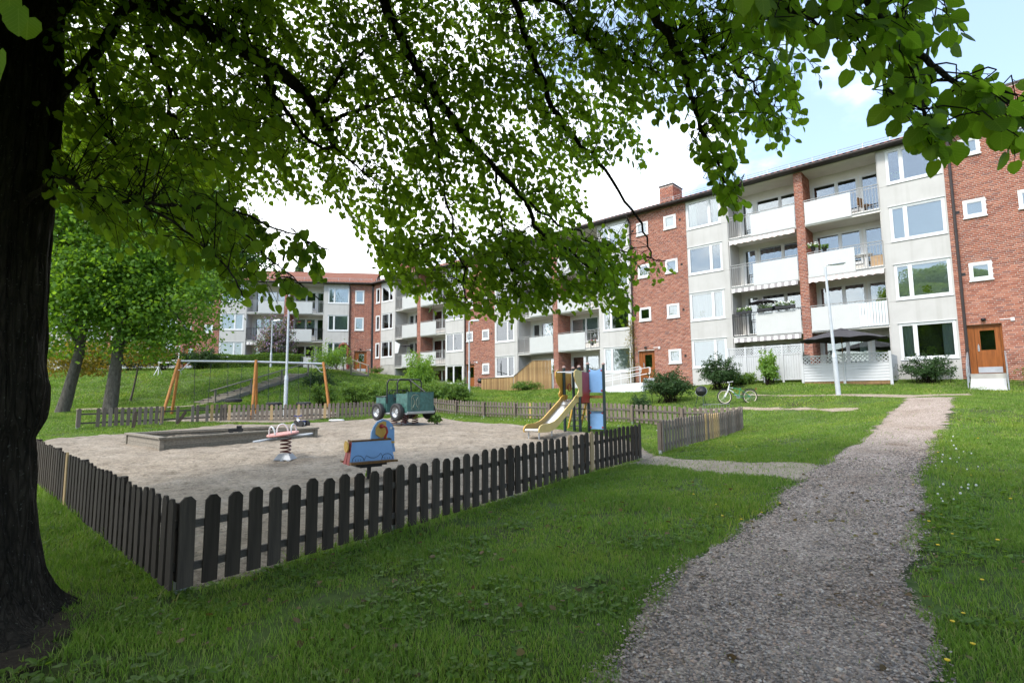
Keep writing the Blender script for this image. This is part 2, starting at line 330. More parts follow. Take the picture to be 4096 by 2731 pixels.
# ---------------------------------------------------------------- terrain
CTRL = np.array([(0,0,0),(0,-6,0),(-8,-6,0),(8,-6,.1),(-4,3.7,.02),(2.2,3.5,.05),(4.2,7.5,.36),(7.2,11,.72),(11,15,1.08),(15.3,18.5,1.42),(18,20.3,1.56),
 (-2.75,4.5,0),(0,8,.08),(2.63,11.4,.16),(5,14.5,.23),(7.57,17.7,.31),(.53,24,.46),(-4.1,28,.6),(-8.1,9.3,.12),(-12.5,13.5,.25),(-16.4,20,.45),(-13,24,.53),(-10.6,24.8,.48),
 (-8.4,25.5,.52),(-9,13.6,.21),(-6,16.5,.28),(-3.9,20.5,.38),(-5,11.6,.17),(0,15,.25),(3,19,.36),
 (9,7,.5),(10,9,.68),(16,12,1.0),(24,18,1.7),(9.3,22,1.08),(12.2,20,1.45),(7,24,1.12),(19.3,22.2,2.03),(17,23.5,1.98),(14,24.5,1.95),(10.2,29.5,1.9),(7.7,32.3,1.78),(12,27,2.0),
 (3,36.2,1.85),(-1,39.5,1.87),(-4,43.2,2.2),(-7,45.2,2.6),(-10,47.6,3.2),(-13,50,3.6),(-15,51.3,3.9),(-20,50.2,4.05),(-28,49,4.15),(-33,48,4.2),
 (-19.9,34,1.2),(-17.1,42,3.3),(-24,33,1.15),(-25,42,3.7),(-20.2,44,4.0),(-28,38,2.8),(-30,33,1.4),(-23,46,4.0),(-14,42,3.1),(-13,46,3.5),(-11,44,2.7),(-8,40,1.9),(-12,37,1.9),
 (-4,34,1.5),(-12,30,1.1),(-3,30,1.1),(-15.3,24.6,.76),(-12.3,25.8,.74),(-9.4,26.6,.72),(-20,24,.95),(-24,26,1.0),(-22,31,1.1),(-18,29,1.0),(4,22.5,.55),(5,28,1.2),(0,33,1.4),
 (-60,40,3.5),(-60,0,0),(60,0,1.5),(60,40,3),(0,-40,0),(0,100,5),(-60,100,5),(60,100,5),(-22,14,.4)], float)
def _u(r2): return np.where(r2 > 1e-12, r2*np.log(np.maximum(r2, 1e-12)), 0.0)
def _tps():
    n = len(CTRL); P = CTRL[:, :2]; d = ((P[:, None]-P[None])**2).sum(-1)
    A = np.zeros((n+3, n+3)); A[:n, :n] = _u(d) + np.eye(n)*1.5; A[:n, n] = 1; A[:n, n+1:] = P; A[n, :n] = 1; A[n+1:, :n] = P.T
    return np.linalg.solve(A, np.concatenate([CTRL[:, 2], np.zeros(3)]))
_W = _tps(); GX0, GY0, GS = -72.0, -44.0, 0.5; GNX, GNY = 289, 300
def _grid():
    xs = GX0+GS*np.arange(GNX); ys = GY0+GS*np.arange(GNY); X, Y = np.meshgrid(xs, ys); Z = np.full(X.shape, _W[-3]) + _W[-2]*X + _W[-1]*Y
    for i, (a, b, c) in enumerate(CTRL): Z += _W[i]*_u((X-a)**2+(Y-b)**2)
    return Z
HZ = _grid()
def terrain(x, y):
    x = np.asarray(x, float); y = np.asarray(y, float)
    fx = np.clip((x-GX0)/GS, 0, GNX-1.001); fy = np.clip((y-GY0)/GS, 0, GNY-1.001); i = fx.astype(int); j = fy.astype(int); u = fx-i; v = fy-j
    return HZ[j,i]*(1-u)*(1-v)+HZ[j,i+1]*u*(1-v)+HZ[j+1,i]*(1-u)*v+HZ[j+1,i+1]*u*v
def gz(x, y): return float(terrain(x, y))
CR = np.array(CAM_R.to_3x3())
def ray(px, py): return CR @ np.array([(px-1176)/FPX, (784-py)/FPX, -1.0])
def at(px, py, d):
    r = ray(px, py); r = r/r[1]*d; return Vector((r[0], r[1], r[2]+CAM_Z))
def gnd(px, py):
    r = ray(px, py); r = r/r[1]; t = np.linspace(1.2, 70, 6000); P = r[None]*t[:, None]; h = P[:, 2]+CAM_Z-terrain(P[:, 0], P[:, 1])
    k = np.argmax(h < 0) if (h < 0).any() else len(t)-1
    return float(P[k, 0]), float(P[k, 1])
def project(P):
    Q = (np.asarray(P)-np.array([0,0,CAM_Z])) @ CR; zz = np.where(Q[:, 2] < -0.05, -Q[:, 2], np.nan)
    return 1176+FPX*Q[:, 0]/zz, 784-FPX*Q[:, 1]/zz, zz
def vnoise(x, y, s, seed=0):
    x = np.asarray(x)/s+1000; y = np.asarray(y)/s+1000; i = np.floor(x).astype(np.int64); j = np.floor(y).astype(np.int64); u = x-i; v = y-j; u = u*u*(3-2*u); v = v*v*(3-2*v)
    def h(a, b): n = (a*374761393+b*668265263+seed*974711) & 0x7fffffff; n = ((n ^ (n >> 13))*1274126177) & 0x7fffffff; return ((n ^ (n >> 16)) & 0xffff)/65535.0
    return h(i,j)*(1-u)*(1-v)+h(i+1,j)*u*(1-v)+h(i,j+1)*(1-u)*v+h(i+1,j+1)*u*v
def sdf(poly, x, y):
    """signed distance to polygon, negative inside"""
    x = np.asarray(x, float); y = np.asarray(y, float); d = np.full(x.shape, 1e9); ins = np.zeros(x.shape, bool); n = len(poly)
    for k in range(n):
        ax, ay = poly[k]; bx, by = poly[(k+1) % n]; ex, ey = bx-ax, by-ay; t = np.clip(((x-ax)*ex+(y-ay)*ey)/(ex*ex+ey*ey+1e-12), 0, 1)
        d = np.minimum(d, (x-ax-t*ex)**2+(y-ay-t*ey)**2)
        c = (ay > y) != (by > y); xi = ax+(y-ay)*ex/(ey if abs(ey) > 1e-12 else 1e-12); ins ^= c & (x < xi)
    d = np.sqrt(d); return np.where(ins, -d, d)
def G(pts): return [gnd(*p) for p in pts]
A0, A1 = (-2.75, 4.5), (2.63, 11.4); G0, G1 = (3.34, 12.1), (7.57, 17.7); LF1 = (-10.2, 11.1)
POLY = {
 'sand': [A0, A1] + G([(1478,1062),(1508,1047),(1440,1012),(1390,1002),(1290,988),(1180,976),(1080,971),(1010,958),(870,962),(780,967),(660,975),(520,975),(360,991),(190,1004),(100,1012)]) + [LF1],
 'soil': [(-3.9+1.02*math.cos(2*PI*k/20)+.05,3.6+.95*math.sin(2*PI*k/20)-.25) for k in range(20)],
 'swing': G([(372,968),(470,950),(600,944),(740,936),(775,948),(775,958),(660,970),(520,970)]),
 'dirt': G([(1440,1066),(1478,1056),(1510,1046),(1600,1057),(1720,1061),(1870,1066),(1915,1085),(1840,1110),(1720,1096),(1600,1084),(1500,1070)]),
 'path': G([(1380,1640),(1400,1568),(1440,1450),(1550,1335),(1690,1230),(1770,1165),(1835,1108),(1905,1062),(1985,1005),(2035,955),(2085,915),(2195,913),(2185,950),(2150,1010),(2110,1100),(2122,1180),(2082,1300),(2125,1450),(2150,1568),(2165,1640)]),
 'walk': G([(1585,940),(1700,935.5),(1850,936.5),(1970,938),(1960,945),(1850,942),(1700,940.5),(1600,944)]),
 'walk2': G([(1700,904.6),(1900,907),(2100,908),(2230,904),(2230,908),(2090,914),(1900,909.8),(1700,906.6)]),
 'walk3': G([(170,939),(300,936),(468,927),(470,931),(300,941),(170,944)]),
}
# ground sheet: fine where it is near, coarser towards the horizon
def axis(segs):
    o = []
    for a, b, s in segs: o += list(np.arange(a, b, s))
    return np.array(o+[segs[-1][1]])
def grid_sheet(xs, ys, dz=0.0):
    X, Y = np.meshgrid(xs, ys); Z = terrain(X, Y)+dz; nx, ny = len(xs), len(ys); V = np.stack([X.ravel(), Y.ravel(), Z.ravel()], 1)
    i, j = np.meshgrid(np.arange(nx-1), np.arange(ny-1)); a = (j*nx+i).ravel(); return V, np.stack([a, a+1, a+nx+1, a+nx], 1)
def cells_sheet(poly, s, dz, amp=0.12, ns=0.5, und=0.0):
    P = np.array(poly); x0, y0 = P.min(0)-0.4; x1, y1 = P.max(0)+0.4; nx, ny = int((x1-x0)/s)+1, int((y1-y0)/s)+1
    X, Y = np.meshgrid(x0+s*(np.arange(nx)+.5), y0+s*(np.arange(ny)+.5))
    d = sdf(poly, X, Y); j, i = np.nonzero(d < amp*2.2); w = nx+1
    F = np.stack([j*w+i, j*w+i+1, (j+1)*w+i+1, (j+1)*w+i], 1); u, inv = np.unique(F, return_inverse=True); F = inv.reshape(F.shape)
    vx = x0+s*(u % w); vy = y0+s*(u // w); vz = terrain(vx, vy)+dz
    e = sdf(poly, vx, vy)+amp*(2*vnoise(vx, vy, ns, 3)-1)
    if und: vz = vz+np.clip(-e/.35, 0, 1)*(und*vnoise(vx, vy, 0.45, 9)+und*0.6*vnoise(vx, vy, 0.16, 11))
    return np.stack([vx, vy, vz], 1), F, e
def soft_edge(m):
    """the sheet frays out along its rim: grains get sparse where the attribute edge rises through zero"""
    t = m.node_tree; o = t.nodes['Material Output']; b = t.nodes['Principled BSDF']; at_ = N(t, 'ShaderNodeAttribute'); at_.attribute_name = 'edge'
    n1 = noise_node(t, 7, 4, 0.7); n2 = noise_node(t, 60, 2, 0.6); e = mathn(t, 'ADD', at_.outputs['Fac'], mathn(t, 'ADD', mathn(t, 'MULTIPLY', mathn(t, 'SUBTRACT', n1, 0.5), 0.34), mathn(t, 'MULTIPLY', mathn(t, 'SUBTRACT', n2, 0.5), 0.30)))
    r = N(t, 'ShaderNodeMapRange'); r.inputs['From Min'].default_value = -0.015; r.inputs['From Max'].default_value = 0.015; L(t, e, r.inputs['Value'])
    tp = N(t, 'ShaderNodeBsdfTransparent'); mx = N(t, 'ShaderNodeMixShader'); L(t, r.outputs[0], mx.inputs[0]); L(t, b.outputs[0], mx.inputs[1]); L(t, tp.outputs[0], mx.inputs[2]); L(t, mx.outputs[0], o.inputs['Surface'])
def ground_mat(name, stops, scale, detail=8, rough=0.95, bs=0.4, bd=0.02, extra=None):
    m, t, b = new_mat(name); n = noise_node(t, scale, detail, 0.65); n2 = noise_node(t, scale*14, 4, 0.6)
    c = mix_rgb(t, 1.0, ramp_node(t, stops, n), ramp_node(t, [(0.3,(0.7,0.7,0.7)),(0.7,(1.25,1.25,1.25))], n2), 'MULTIPLY')
    if extra: c = extra(t, c)
    L(t, c, b.inputs['Base Color']); b.inputs['Roughness'].default_value = rough; b.inputs['Specular IOR Level'].default_value = 0.15
    bump(t, b, n2, bs, bd); return m
M_['lawn'] = ground_mat('lawn_ground', [(0.32,(0.050,0.042,0.022)),(0.48,(0.065,0.10,0.024)),(0.72,(0.095,0.15,0.035))], 0.7)
M_['sand'] = ground_mat('playground_sand', [(0.3,(0.225,0.185,0.142)),(0.5,(0.30,0.252,0.197)),(0.7,(0.36,0.31,0.25))], 1.6, bs=0.9, bd=0.05, extra=lambda t, c: mix_rgb(t, 1.0, c, ramp_node(t, [(0.34,(0.62,0.60,0.57)),(0.48,(1,1,1)),(0.70,(1.12,1.1,1.08))], noise_node(t, 6.5, 5, 0.7, stretch=(1,1,1))), 'MULTIPLY'))
M_['dirt'] = ground_mat('trodden_dirt', [(0.3,(0.25,0.205,0.145)),(0.55,(0.34,0.28,0.21)),(0.78,(0.17,0.16,0.07))], 1.3, bs=0.6)
def mk_gravel():
    m, t, b = new_mat('gravel_bed'); c = N(t, 'ShaderNodeTexCoord'); v = N(t, 'ShaderNodeTexVoronoi'); v.inputs['Scale'].default_value = 62; L(t, c.outputs['Object'], v.inputs['Vector'])
    s = N(t, 'ShaderNodeSeparateColor'); L(t, v.outputs['Color'], s.inputs[0])
    col = ramp_node(t, [(0,(0.155,0.120,0.098)),(0.4,(0.282,0.222,0.180)),(0.7,(0.385,0.307,0.252)),(1,(0.55,0.47,0.395))], s.outputs[0])
    n = noise_node(t, 0.9, 7, 0.7); col = mix_rgb(t, 1.0, col, ramp_node(t, [(0.32,(0.62,0.52,0.42)),(0.48,(0.95,0.93,0.90)),(0.65,(1.12,1.1,1.1))], n), 'MULTIPLY')
    L(t, col, b.inputs['Base Color']); b.inputs['Roughness'].default_value = 0.9; inv = mathn(t, 'SUBTRACT', 1.0, v.outputs['Distance']); bump(t, b, inv, 0.8, 0.012); return m
M_['soil'] = ground_mat('bare_soil', [(0.3,(0.028,0.021,0.015)),(0.55,(0.05,0.038,0.027)),(0.75,(0.075,0.058,0.042))], 3.0, bs=0.8, bd=0.03)
M_['gravel'] = mk_gravel()
def mk_stone():
    m, t, b = new_mat('gravel_stone'); L(t, ramp_node(t, [(0,(0.13,0.108,0.092)),(0.35,(0.26,0.212,0.178)),(0.7,(0.395,0.322,0.270)),(0.9,(0.44,0.315,0.245)),(1,(0.62,0.54,0.46))], rnd(t)), b.inputs['Base Color']); b.inputs['Roughness'].default_value = 0.85; return m
M_['stone'] = mk_stone()
for k in ('sand','dirt','gravel','soil'): soft_edge(M_[k])
xs = axis([(-72,-24,1.5),(-24,24,0.25),(24,70,1.5)]); ys = axis([(-40,-2,1.5),(-2,52,0.25),(52,104,2)])
V, F = grid_sheet(xs, ys); tag(mobj('ground', npmesh('ground', V, F, M_['lawn'], True)), kind='structure')
Vh = np.array([(-900,-900,-1.5),(900,-900,-1.5),(900,900,-1.5),(-900,900,-1.5)]); tag(mobj('far_ground', npmesh('far_ground', Vh, np.array([[0,1,2,3]]), M_['lawn'])), kind='structure')
for nm, key, s, dz, amp, ns, und, mt in (('playground_sand','sand',0.085,0.012,0.10,0.45,0.06,'sand'),('swing_sand','swing',0.15,0.012,0.15,0.6,0.03,'sand'),('dirt_path','dirt',0.06,0.012,0.16,0.5,0.0,'dirt'),
    ('gravel_path','path',0.05,0.018,0.11,0.40,0.008,'gravel'),('bare_soil','soil',0.06,0.014,0.30,0.45,0.03,'soil'),('bicycle_track','walk',0.12,0.014,0.12,0.5,0,'dirt'),('house_footpath','walk2',0.12,0.014,0.05,0.5,0,'dirt'),('lawn_footpath','walk3',0.15,0.014,0.06,0.5,0,'dirt')):
    V, F, E_ = cells_sheet(POLY[key], s, dz, amp, ns, und); me = npmesh(nm, V, F, M_[mt], True); a_ = me.attributes.new('edge', 'FLOAT', 'POINT'); a_.data.foreach_set('value', E_.astype(np.float32)); tag(mobj(nm, me), kind='structure')
# ---------------------------------------------------------------- apartment buildings
PH1, D1 = R(-42.9026), 29.617; PH2, D2 = R(8.7645), 54.034; PH3 = R(-39.9)
def frame(ph, D): return Matrix.Translation((-math.sin(ph)*D, math.cos(ph)*D, 0)) @ Matrix.Rotation(ph, 4, 'Z')
F1 = frame(PH1, D1); F2 = frame(PH2, D2); JOIN = -32.97
pj = F1 @ Vector((JOIN, 0, 0)); F3 = Matrix.Translation(pj) @ Matrix.Rotation(PH3, 4, 'Z')
house = thing('apartment_building', 'long four storey red brick apartment block with grey window bays running back from the right', 'building', F1 @ Matrix.Translation((-17, 0, 2)))
block = thing('apartment_building', 'three storey red brick apartment block facing us at the far end of the lawn', 'building', F2 @ Matrix.Translation((-15, 0, 4)))
ZF = [2.0, 4.75, 7.5, 10.25]; ZF3 = [1.62, 4.37, 7.12, 9.87]; EAVE1, EAVE3 = 13.02, 12.78
def cut_boxes(mb, s0, s1, z0, z1, y0, y1, holes):
    ss = sorted({s0, s1, *[min(max(h[i], s0), s1) for h in holes for i in (0, 1)]})
    for a, b in zip(ss[:-1], ss[1:]):
        if b-a < 1e-4: continue
        hs = sorted((h[2], h[3]) for h in holes if h[0] < (a+b)/2 < h[1]); z = z0
        for p, q in hs:
            if p > z: mb.box(a, b, y0, y1, z, p)
            z = max(z, q)
        if z < z1: mb.box(a, b, y0, y1, z, z1)
BL, BHH, COURSE = 0.248, 0.060, 0.0765
def brick_list(s0, s1, z0, z1, holes):
    o = []
    k0 = int(math.floor(z0/COURSE)); k1 = int(z1/COURSE)
    for k in range(k0, k1):
        z = k*COURSE; off = (0.0, 0.13, 0.065)[k % 3] if True else 0; s = s0-off
        while s < s1:
            a, b = max(s, s0), min(s+BL, s1); zc = z+BHH/2; s += BL+0.011
            segs = [(a, b)]
            for h in holes:
                if h[2]-0.01 < zc < h[3]+0.01: segs = [q for p in segs for q in ((p[0], min(p[1], h[0])), (max(p[0], h[1]), p[1])) if q[1]-q[0] > 0.03]
            o += [(p, q, z) for p, q in segs if q-p > 0.03]
    return o
def brick_mesh(lst, F, y=0.0, proud=0.008, side=None):
    """lst of (a, b, z) on plane y facing -y (or side walls: plane x = side, a..b along y)"""
    a = np.array(lst); n = len(a); sgn = -1.0; V = np.zeros((n, 8, 3)); jit = RNG.uniform(-0.002, 0.002, n)
    for i, (u, w) in enumerate(((0,0),(1,0),(1,1),(0,1))):
        for j in (0, 1):
            ss = np.where(u, a[:, 1], a[:, 0]); zz = a[:, 2]+w*BHH; yy = (y-proud+jit) if j == 0 else np.full(n, y+0.004)
            if side is None: V[:, i+4*j] = np.stack([ss, yy, zz], 1)
            else: V[:, i+4*j] = np.stack([side[0]-side[1]*(yy-y), ss, zz], 1)
    f = np.array([(0,1,2,3),(0,4,5,1),(1,5,6,2),(2,6,7,3),(3,7,4,0)]); Fx = (f[None]+8*np.arange(n)[:, None, None]).reshape(-1, 4)
    return V.reshape(-1, 3), Fx
_bm = MB().box(-0.5, 0.5, -0.010, 0.004, 0, BHH).mesh(M_['brick'], name='brick')
def brick_wall(root, F, s0, s1, z0, z1, holes, singles=None, thick=0.2, name='brick_wall'):
    mb = MB(); cut_boxes(mb, s0, s1, z0, z1, 0.0, thick, holes); w = mb.build(name, M_['mortar'], root, F)
    lst = brick_list(s0, s1, z0, z1, holes)
    if singles:
        lst.sort(key=lambda b: singles(b)); one, lst = lst[:300], lst[300:]
        for a, b, z in one:
            mobj('brick', _bm, w, F @ Matrix.Translation(((a+b)/2, random.uniform(-.002,.002), z)) @ Matrix.Diagonal((b-a, 1, 1, 1)))
    V, Fx = brick_mesh(lst, F); o = mobj('brick', npmesh('brick', V, Fx, M_['brick']), w, F, 'stuff'); return w
def ring(mb, s0, s1, z0, z1, w, y0, y1):
    mb.box(s0, s1, y0, y1, z0, z0+w); mb.box(s0, s1, y0, y1, z1-w, z1); mb.box(s0, s0+w, y0, y1, z0+w, z1-w); mb.box(s1-w, s1, y0, y1, z0+w, z1-w)
_wc = {}
def window(root, F, s0, s1, z0, z1, mull=None, cover='none', y=0.0, fw=0.075):
    """white frame window (> pane, blind / curtain); opening s0..s1, z0..z1 in facade coordinates"""
    w, h = s1-s0, z1-z0; mull = mull or []; mk = (round(w,2), round(h,2), tuple(round(m,2) for m in mull), fw)
    if mk not in _wc:
        mb = MB(); ring(mb, 0, w, 0, h, fw, -0.025, 0.09); xs_ = [fw]+[x for m in mull for x in (m*w-0.045, m*w+0.045)]+[w-fw]
        for m in mull: mb.box(m*w-0.045, m*w+0.045, -0.022, 0.088, fw, h-fw)
        panes = [(xs_[i], xs_[i+1]) for i in range(0, len(xs_), 2)]
        for a, b in panes: ring(mb, a, b, fw, h-fw, 0.035, -0.010, 0.07)
        mb.box(-0.03, w+0.03, -0.07, 0.0, -0.055, -0.005)
        pm = [MB().box(a+.035, b-.035, 0.02, 0.026, fw+.035, h-fw-.035).mesh(M_['glass'], name='pane') for a, b in panes]
        _wc[mk] = (mb.mesh(M_['white'], name='window'), pm, panes)
    me, pm, panes = _wc[mk]; MW = F @ Matrix.Translation((s0, y, z0)); o = mobj('window', me, root, MW)
    for p in pm: mobj('pane', p, o, MW)
    ck = mk + (cover,)
    if cover != 'none':
        if ck not in _wc:
            mb = MB(); a, b = fw, w-fw; bt, tp = fw, h-fw
            if cover == 'blind': mb.box(a, b, 0.10, 0.11, bt, tp)
            elif cover == 'half': mb.box(a, b, 0.10, 0.11, bt+(tp-bt)*0.45, tp)
            elif cover == 'curtain':
                for c0, c1 in ((a, a+0.24*w), (b-0.2*w, b)):
                    n = 8
                    for k in range(n):
                        x0 = c0+(c1-c0)*k/n; x1 = c0+(c1-c0)*(k+1)/n; y0 = 0.13+0.03*(k % 2); y1 = 0.13+0.03*((k+1) % 2); mb.add([(x0,y0,bt),(x1,y1,bt),(x1,y1,tp),(x0,y0,tp)], [(0,1,2,3)])
            elif cover == 'net':
                n = 18
                for k in range(n):
                    x0 = a+(b-a)*k/n; x1 = a+(b-a)*(k+1)/n; y0 = 0.12+0.025*(k % 2); y1 = 0.12+0.025*((k+1) % 2); mb.add([(x0,y0,bt),(x1,y1,bt),(x1,y1,tp),(x0,y0,tp)], [(0,1,2,3)])
            _wc[ck] = mb.mesh(M_['curtain' if cover == 'curtain' else 'blind'], name='curtain')
        mobj({'blind':'blind','half':'blind','curtain':'curtain','net':'net_curtain'}[cover], _wc[ck], o, MW)
    return o
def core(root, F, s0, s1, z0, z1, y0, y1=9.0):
    MB().box(s0, s1, y0, y1, z0, z1).build('room_shade_box', M_['dark'], root, F)  # solid box whose dark colour stands in for unlit rooms behind the glass
def stair_bay(root, F, s0, s1, z0, z1, wins, door=None, zd=None, singles=None, vents=()):
    holes = [w[:4] for w in wins]
    if door: holes.append((door[0], door[1], z0-1, door[3]))
    brick_wall(root, F, s0, s1, z0, z1, holes, singles)
    for w in wins: window(root, F, w[0], w[1], w[2], w[3], None, w[4] if len(w) > 4 else 'none', -0.012, 0.10)
    for (a, z) in vents: MB().box(a, a+0.13, -0.012, 0.02, z, z+0.13).build('vent', M_['dark'], root, F)
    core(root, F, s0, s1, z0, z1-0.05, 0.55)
    if door:
        a, b, zb, zt = door; mb = MB(); y = 0.14
        MB().box(a, b, -0.9, 0.5, zb-0.6, zb-0.02).build('door_step', M_['concrete'], root, F)
        fr = MB(); fr.box(a, b, y-.03, y+.06, zt-0.08, zt); fr.box(a, a+0.07, y-.03, y+.06, zb, zt-.08); fr.box(b-0.07, b, y-.03, y+.06, zb, zt-.08)
        sl = a+0.07+0.13*(b-a); fr.box(a+.07, sl, y-.01, y+.05, zb, zt-.08); d = fr.build('entrance_door', M_['door'], root, F)
        p0, p1, q0, q1 = sl+0.2*(b-sl), b-0.07-0.2*(b-sl), zb+(zt-zb)*0.48, zt-0.25
        lf = MB(); cut_boxes(lf, sl+.01, b-.08, zb+.02, zt-.09, y, y+.045, [(p0, p1, q0, q1)]); lf.build('door_leaf', M_['door'], d, F)
        MB().box(p0, p1, y+.018, y+.026, q0, q1).build('door_pane', M_['glass'], d, F)
        MB().tube([(sl+.10, y-.06, zb+1.0), (sl+.10, y-.06, zb+1.25)], 0.013, 6).box(sl+.07, sl+.13, y-.01, y-.001, zb+.95, zb+1.2).build('handle', M_['galv'], d, F)
        MB().box(sl+.03, b-.1, y-.006, y-.001, zb+.04, zb+.28).build('kick_plate', M_['greyplate'], d, F)
        lm = MB(); lm.lathe([(0.0,0),(0.07,0.02),(0.09,0.08),(0.06,0.13),(0,0.14)], 12, 'z', ((a+b)/2, -0.10, zt+.12)); lm.box((a+b)/2-.05, (a+b)/2+.05, -.12, -.008, zt+.14, zt+.24); lm.build('door_lamp', M_['black'], root, F, True)
        MB().box(b-.05, b+.35, -.03, -.012, zt+.14, zt+.17).box(b+.28, b+.40, -.05, -.012, zt+.06, zt+.2).build('sensor_box', M_['white'], root, F)
PLANT_RND = random.Random(3)
def grey_bay(root, F, s0, s1, z0, ztop, w0, w1, heads, hh=1.60, mull=0.3, covers=None, sink=0.0):
    """render panels with one wide window per storey"""
    zs = [z0]
    for k, hz in enumerate(heads):
        top = ztop if k == len(heads)-1 else heads[k+1]-hh-0.08
        bot = zs[-1]; mb = MB(); cut_boxes(mb, s0+.004, s1-.004, bot+.004, min(top, ztop)-.004, 0.0, 0.28, [(w0, w1, hz-hh, hz)])
        mb.build('wall_panel', M_['render'], root, F); zs.append(top)
        if ztop-hz > 0.0:
            MB().box(w0-.05, w1+.05, -.045, 0.0, hz+0.012, hz+0.030).build('drip_moulding', M_['white'], root, F)
        wo = window(root, F, w0, w1, hz-hh, hz, [mull], (covers or {}).get(k, random.choice(['none','none','net','blind'])), 0.03)
        if PLANT_RND.random() < .45:
            px_ = PLANT_RND.uniform(.35, w1-w0-.35); nn = 46; rg = np.random.default_rng(int(abs(w0)*100)+k); Pp = np.stack([px_+rg.normal(0,.09,nn), .085+rg.normal(0,.012,nn), .22+rg.uniform(0,.32,nn)], 1); sz = .05
            aa = rg.normal(size=(nn,3)); aa[:, 1] *= .2; aa /= np.linalg.norm(aa, axis=1)[:, None]; bb = np.stack([-aa[:, 2], aa[:, 1], aa[:, 0]], 1); Vv = np.stack([Pp-aa*sz, Pp+bb*sz*.6, Pp+aa*sz, Pp-bb*sz*.6], 1).reshape(-1,3)
            mobj('house_plant', npmesh('house_plant', Vv, np.arange(4*nn).reshape(-1,4), M_['leaf_shrub']), wo, F @ Matrix.Translation((w0, .03, hz-hh)), 'stuff')
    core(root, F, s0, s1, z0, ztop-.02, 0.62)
def pier(root, F, s0, s1, z0, z1, depth=1.55):
    mb = MB(); mb.box(s0, s1, 0.0, depth, z0, z1); w = mb.build('brick_pier', M_['mortar'], root, F)
    V, f = brick_mesh(brick_list(s0, s1, z0, z1, []), F); V2, f2 = brick_mesh(brick_list(0.0, depth, z0, z1, []), F, side=(s1, 1.0)); V3, f3 = brick_mesh(brick_list(0.0, depth, z0, z1, []), F, side=(s0, -1.0))
    mobj('brick', npmesh('brick', np.concatenate([V, V2, V3]), np.concatenate([f, f2+len(V), f3+len(V)+len(V2)]), M_['brick']), w, F, 'stuff')
def balcony_bay(root, F, s0, s1, floors, ztop, panel_right=True, rail=None, ground=None, frac=0.36, opts=None):
    """recessed balconies: slab, white panel, open bars, handrail, glazing behind"""
    W = s1-s0; opts = opts or {}
    for k, zf in enumerate(floors):
        o = opts.get(k, {}); nxt = floors[k+1] if k+1 < len(floors) else ztop+0.2
        if zf is not None and not (ground is not None and k == 0):
            sl = MB(); sl.box(s0+.003, s1-.003, 0.03, 1.6, zf-0.20, zf); b = sl.build('balcony', M_['soffit'], root, F)
            if panel_right: pa, pb, ba, bb = s0+frac*W, s1-.04, s0+.03, s0+frac*W
            else: pa, pb, ba, bb = s0+.04, s1-frac*W, s1-frac*W, s1-.03
            pn = MB(); n = int((pb-pa)/0.075)
            if not o.get('nopanel'):
                for i in range(n):
                    x0 = pa+(pb-pa)*i/n; x1 = pa+(pb-pa)*(i+1)/n; m = x0+(x1-x0)*0.72
                    pn.box(x0, m, -0.035, -0.012, zf-.13, zf+1.06); pn.box(m, x1, -0.024, -0.014, zf-.13, zf+1.06)
                pn.build('front_panel', M_['panelwhite'], b, F)
            if o.get('slats'):
                sm = MB(); n = int((bb-ba)/0.11)
                for i in range(n): x0 = ba+(bb-ba)*i/n; sm.box(x0+.004, x0+.100, -.03, -.01, zf-.10, zf+1.04)
                sm.build('slat_screen', M_['blind'], b, F, None)
            br = MB(); n = max(3, int((bb-ba)/0.115))
            for i in range(n+1): x0 = ba+(bb-ba)*i/n; br.box(x0-.008, x0+.008, -0.008, 0.008, zf-.08, zf+1.1)
            br.box(ba, bb, -.012, .012, zf-.09, zf-.06); br.box(ba, bb, -.012, .012, zf+1.0, zf+1.03)
            br.build('railing_bars', M_['black' if o.get('dark') else 'railgrey'], b, F)
            hr = MB(); hr.box(s0+.02, s1-.02, -.025, .025, zf+1.13, zf+1.165)
            for i in range(6): x0 = s0+.05+(W-.1)*i/5; hr.box(x0-.014, x0+.014, -.01, .01, zf-.1, zf+1.13)
            hr.build('handrail', M_['black' if o.get('dark') else 'railgrey'], b, F)
        gs = (s0+.003, s0+.05) if panel_right else (s1-.05, s1-.003)
        MB().box(gs[0], gs[1], 0.06, 1.5, zf-.0, nxt-.20).build('balcony_side', M_['render'], root, F)
        # back wall with door and wide windows
        zz = zf; hd = zz+2.32; yb = 1.5; bw = MB()
        if panel_right: d0, d1, w0, w1 = s0+0.28, s0+1.05, s0+1.12, s1-.03
        else: d0, d1, w0, w1 = s1-0.98, s1-.12, s0+.12, s1-1.05
        cut_boxes(bw, s0, s1, zz-.18, nxt-.20, yb, yb+.18, [(d0, d1, zz+.02, hd), (w0, w1, zz+.55, hd)])
        bw.build('back_wall', M_['soffit'], root, F)
        window(root, F, d0, d1, zz+.02, hd, None, random.choice(['none','none','curtain']), yb+.02, 0.09)
        window(root, F, w0, w1, zz+.55, hd, [0.54], o.get('cover', random.choice(['none','none','none','curtain','half'])), yb+.02, 0.06)
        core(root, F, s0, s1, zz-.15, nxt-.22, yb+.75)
    MB().box(s0+.003, s1-.003, 0.02, 1.6, ztop-.03, ztop+.06).build('balcony_ceiling', M_['soffit'], root, F)
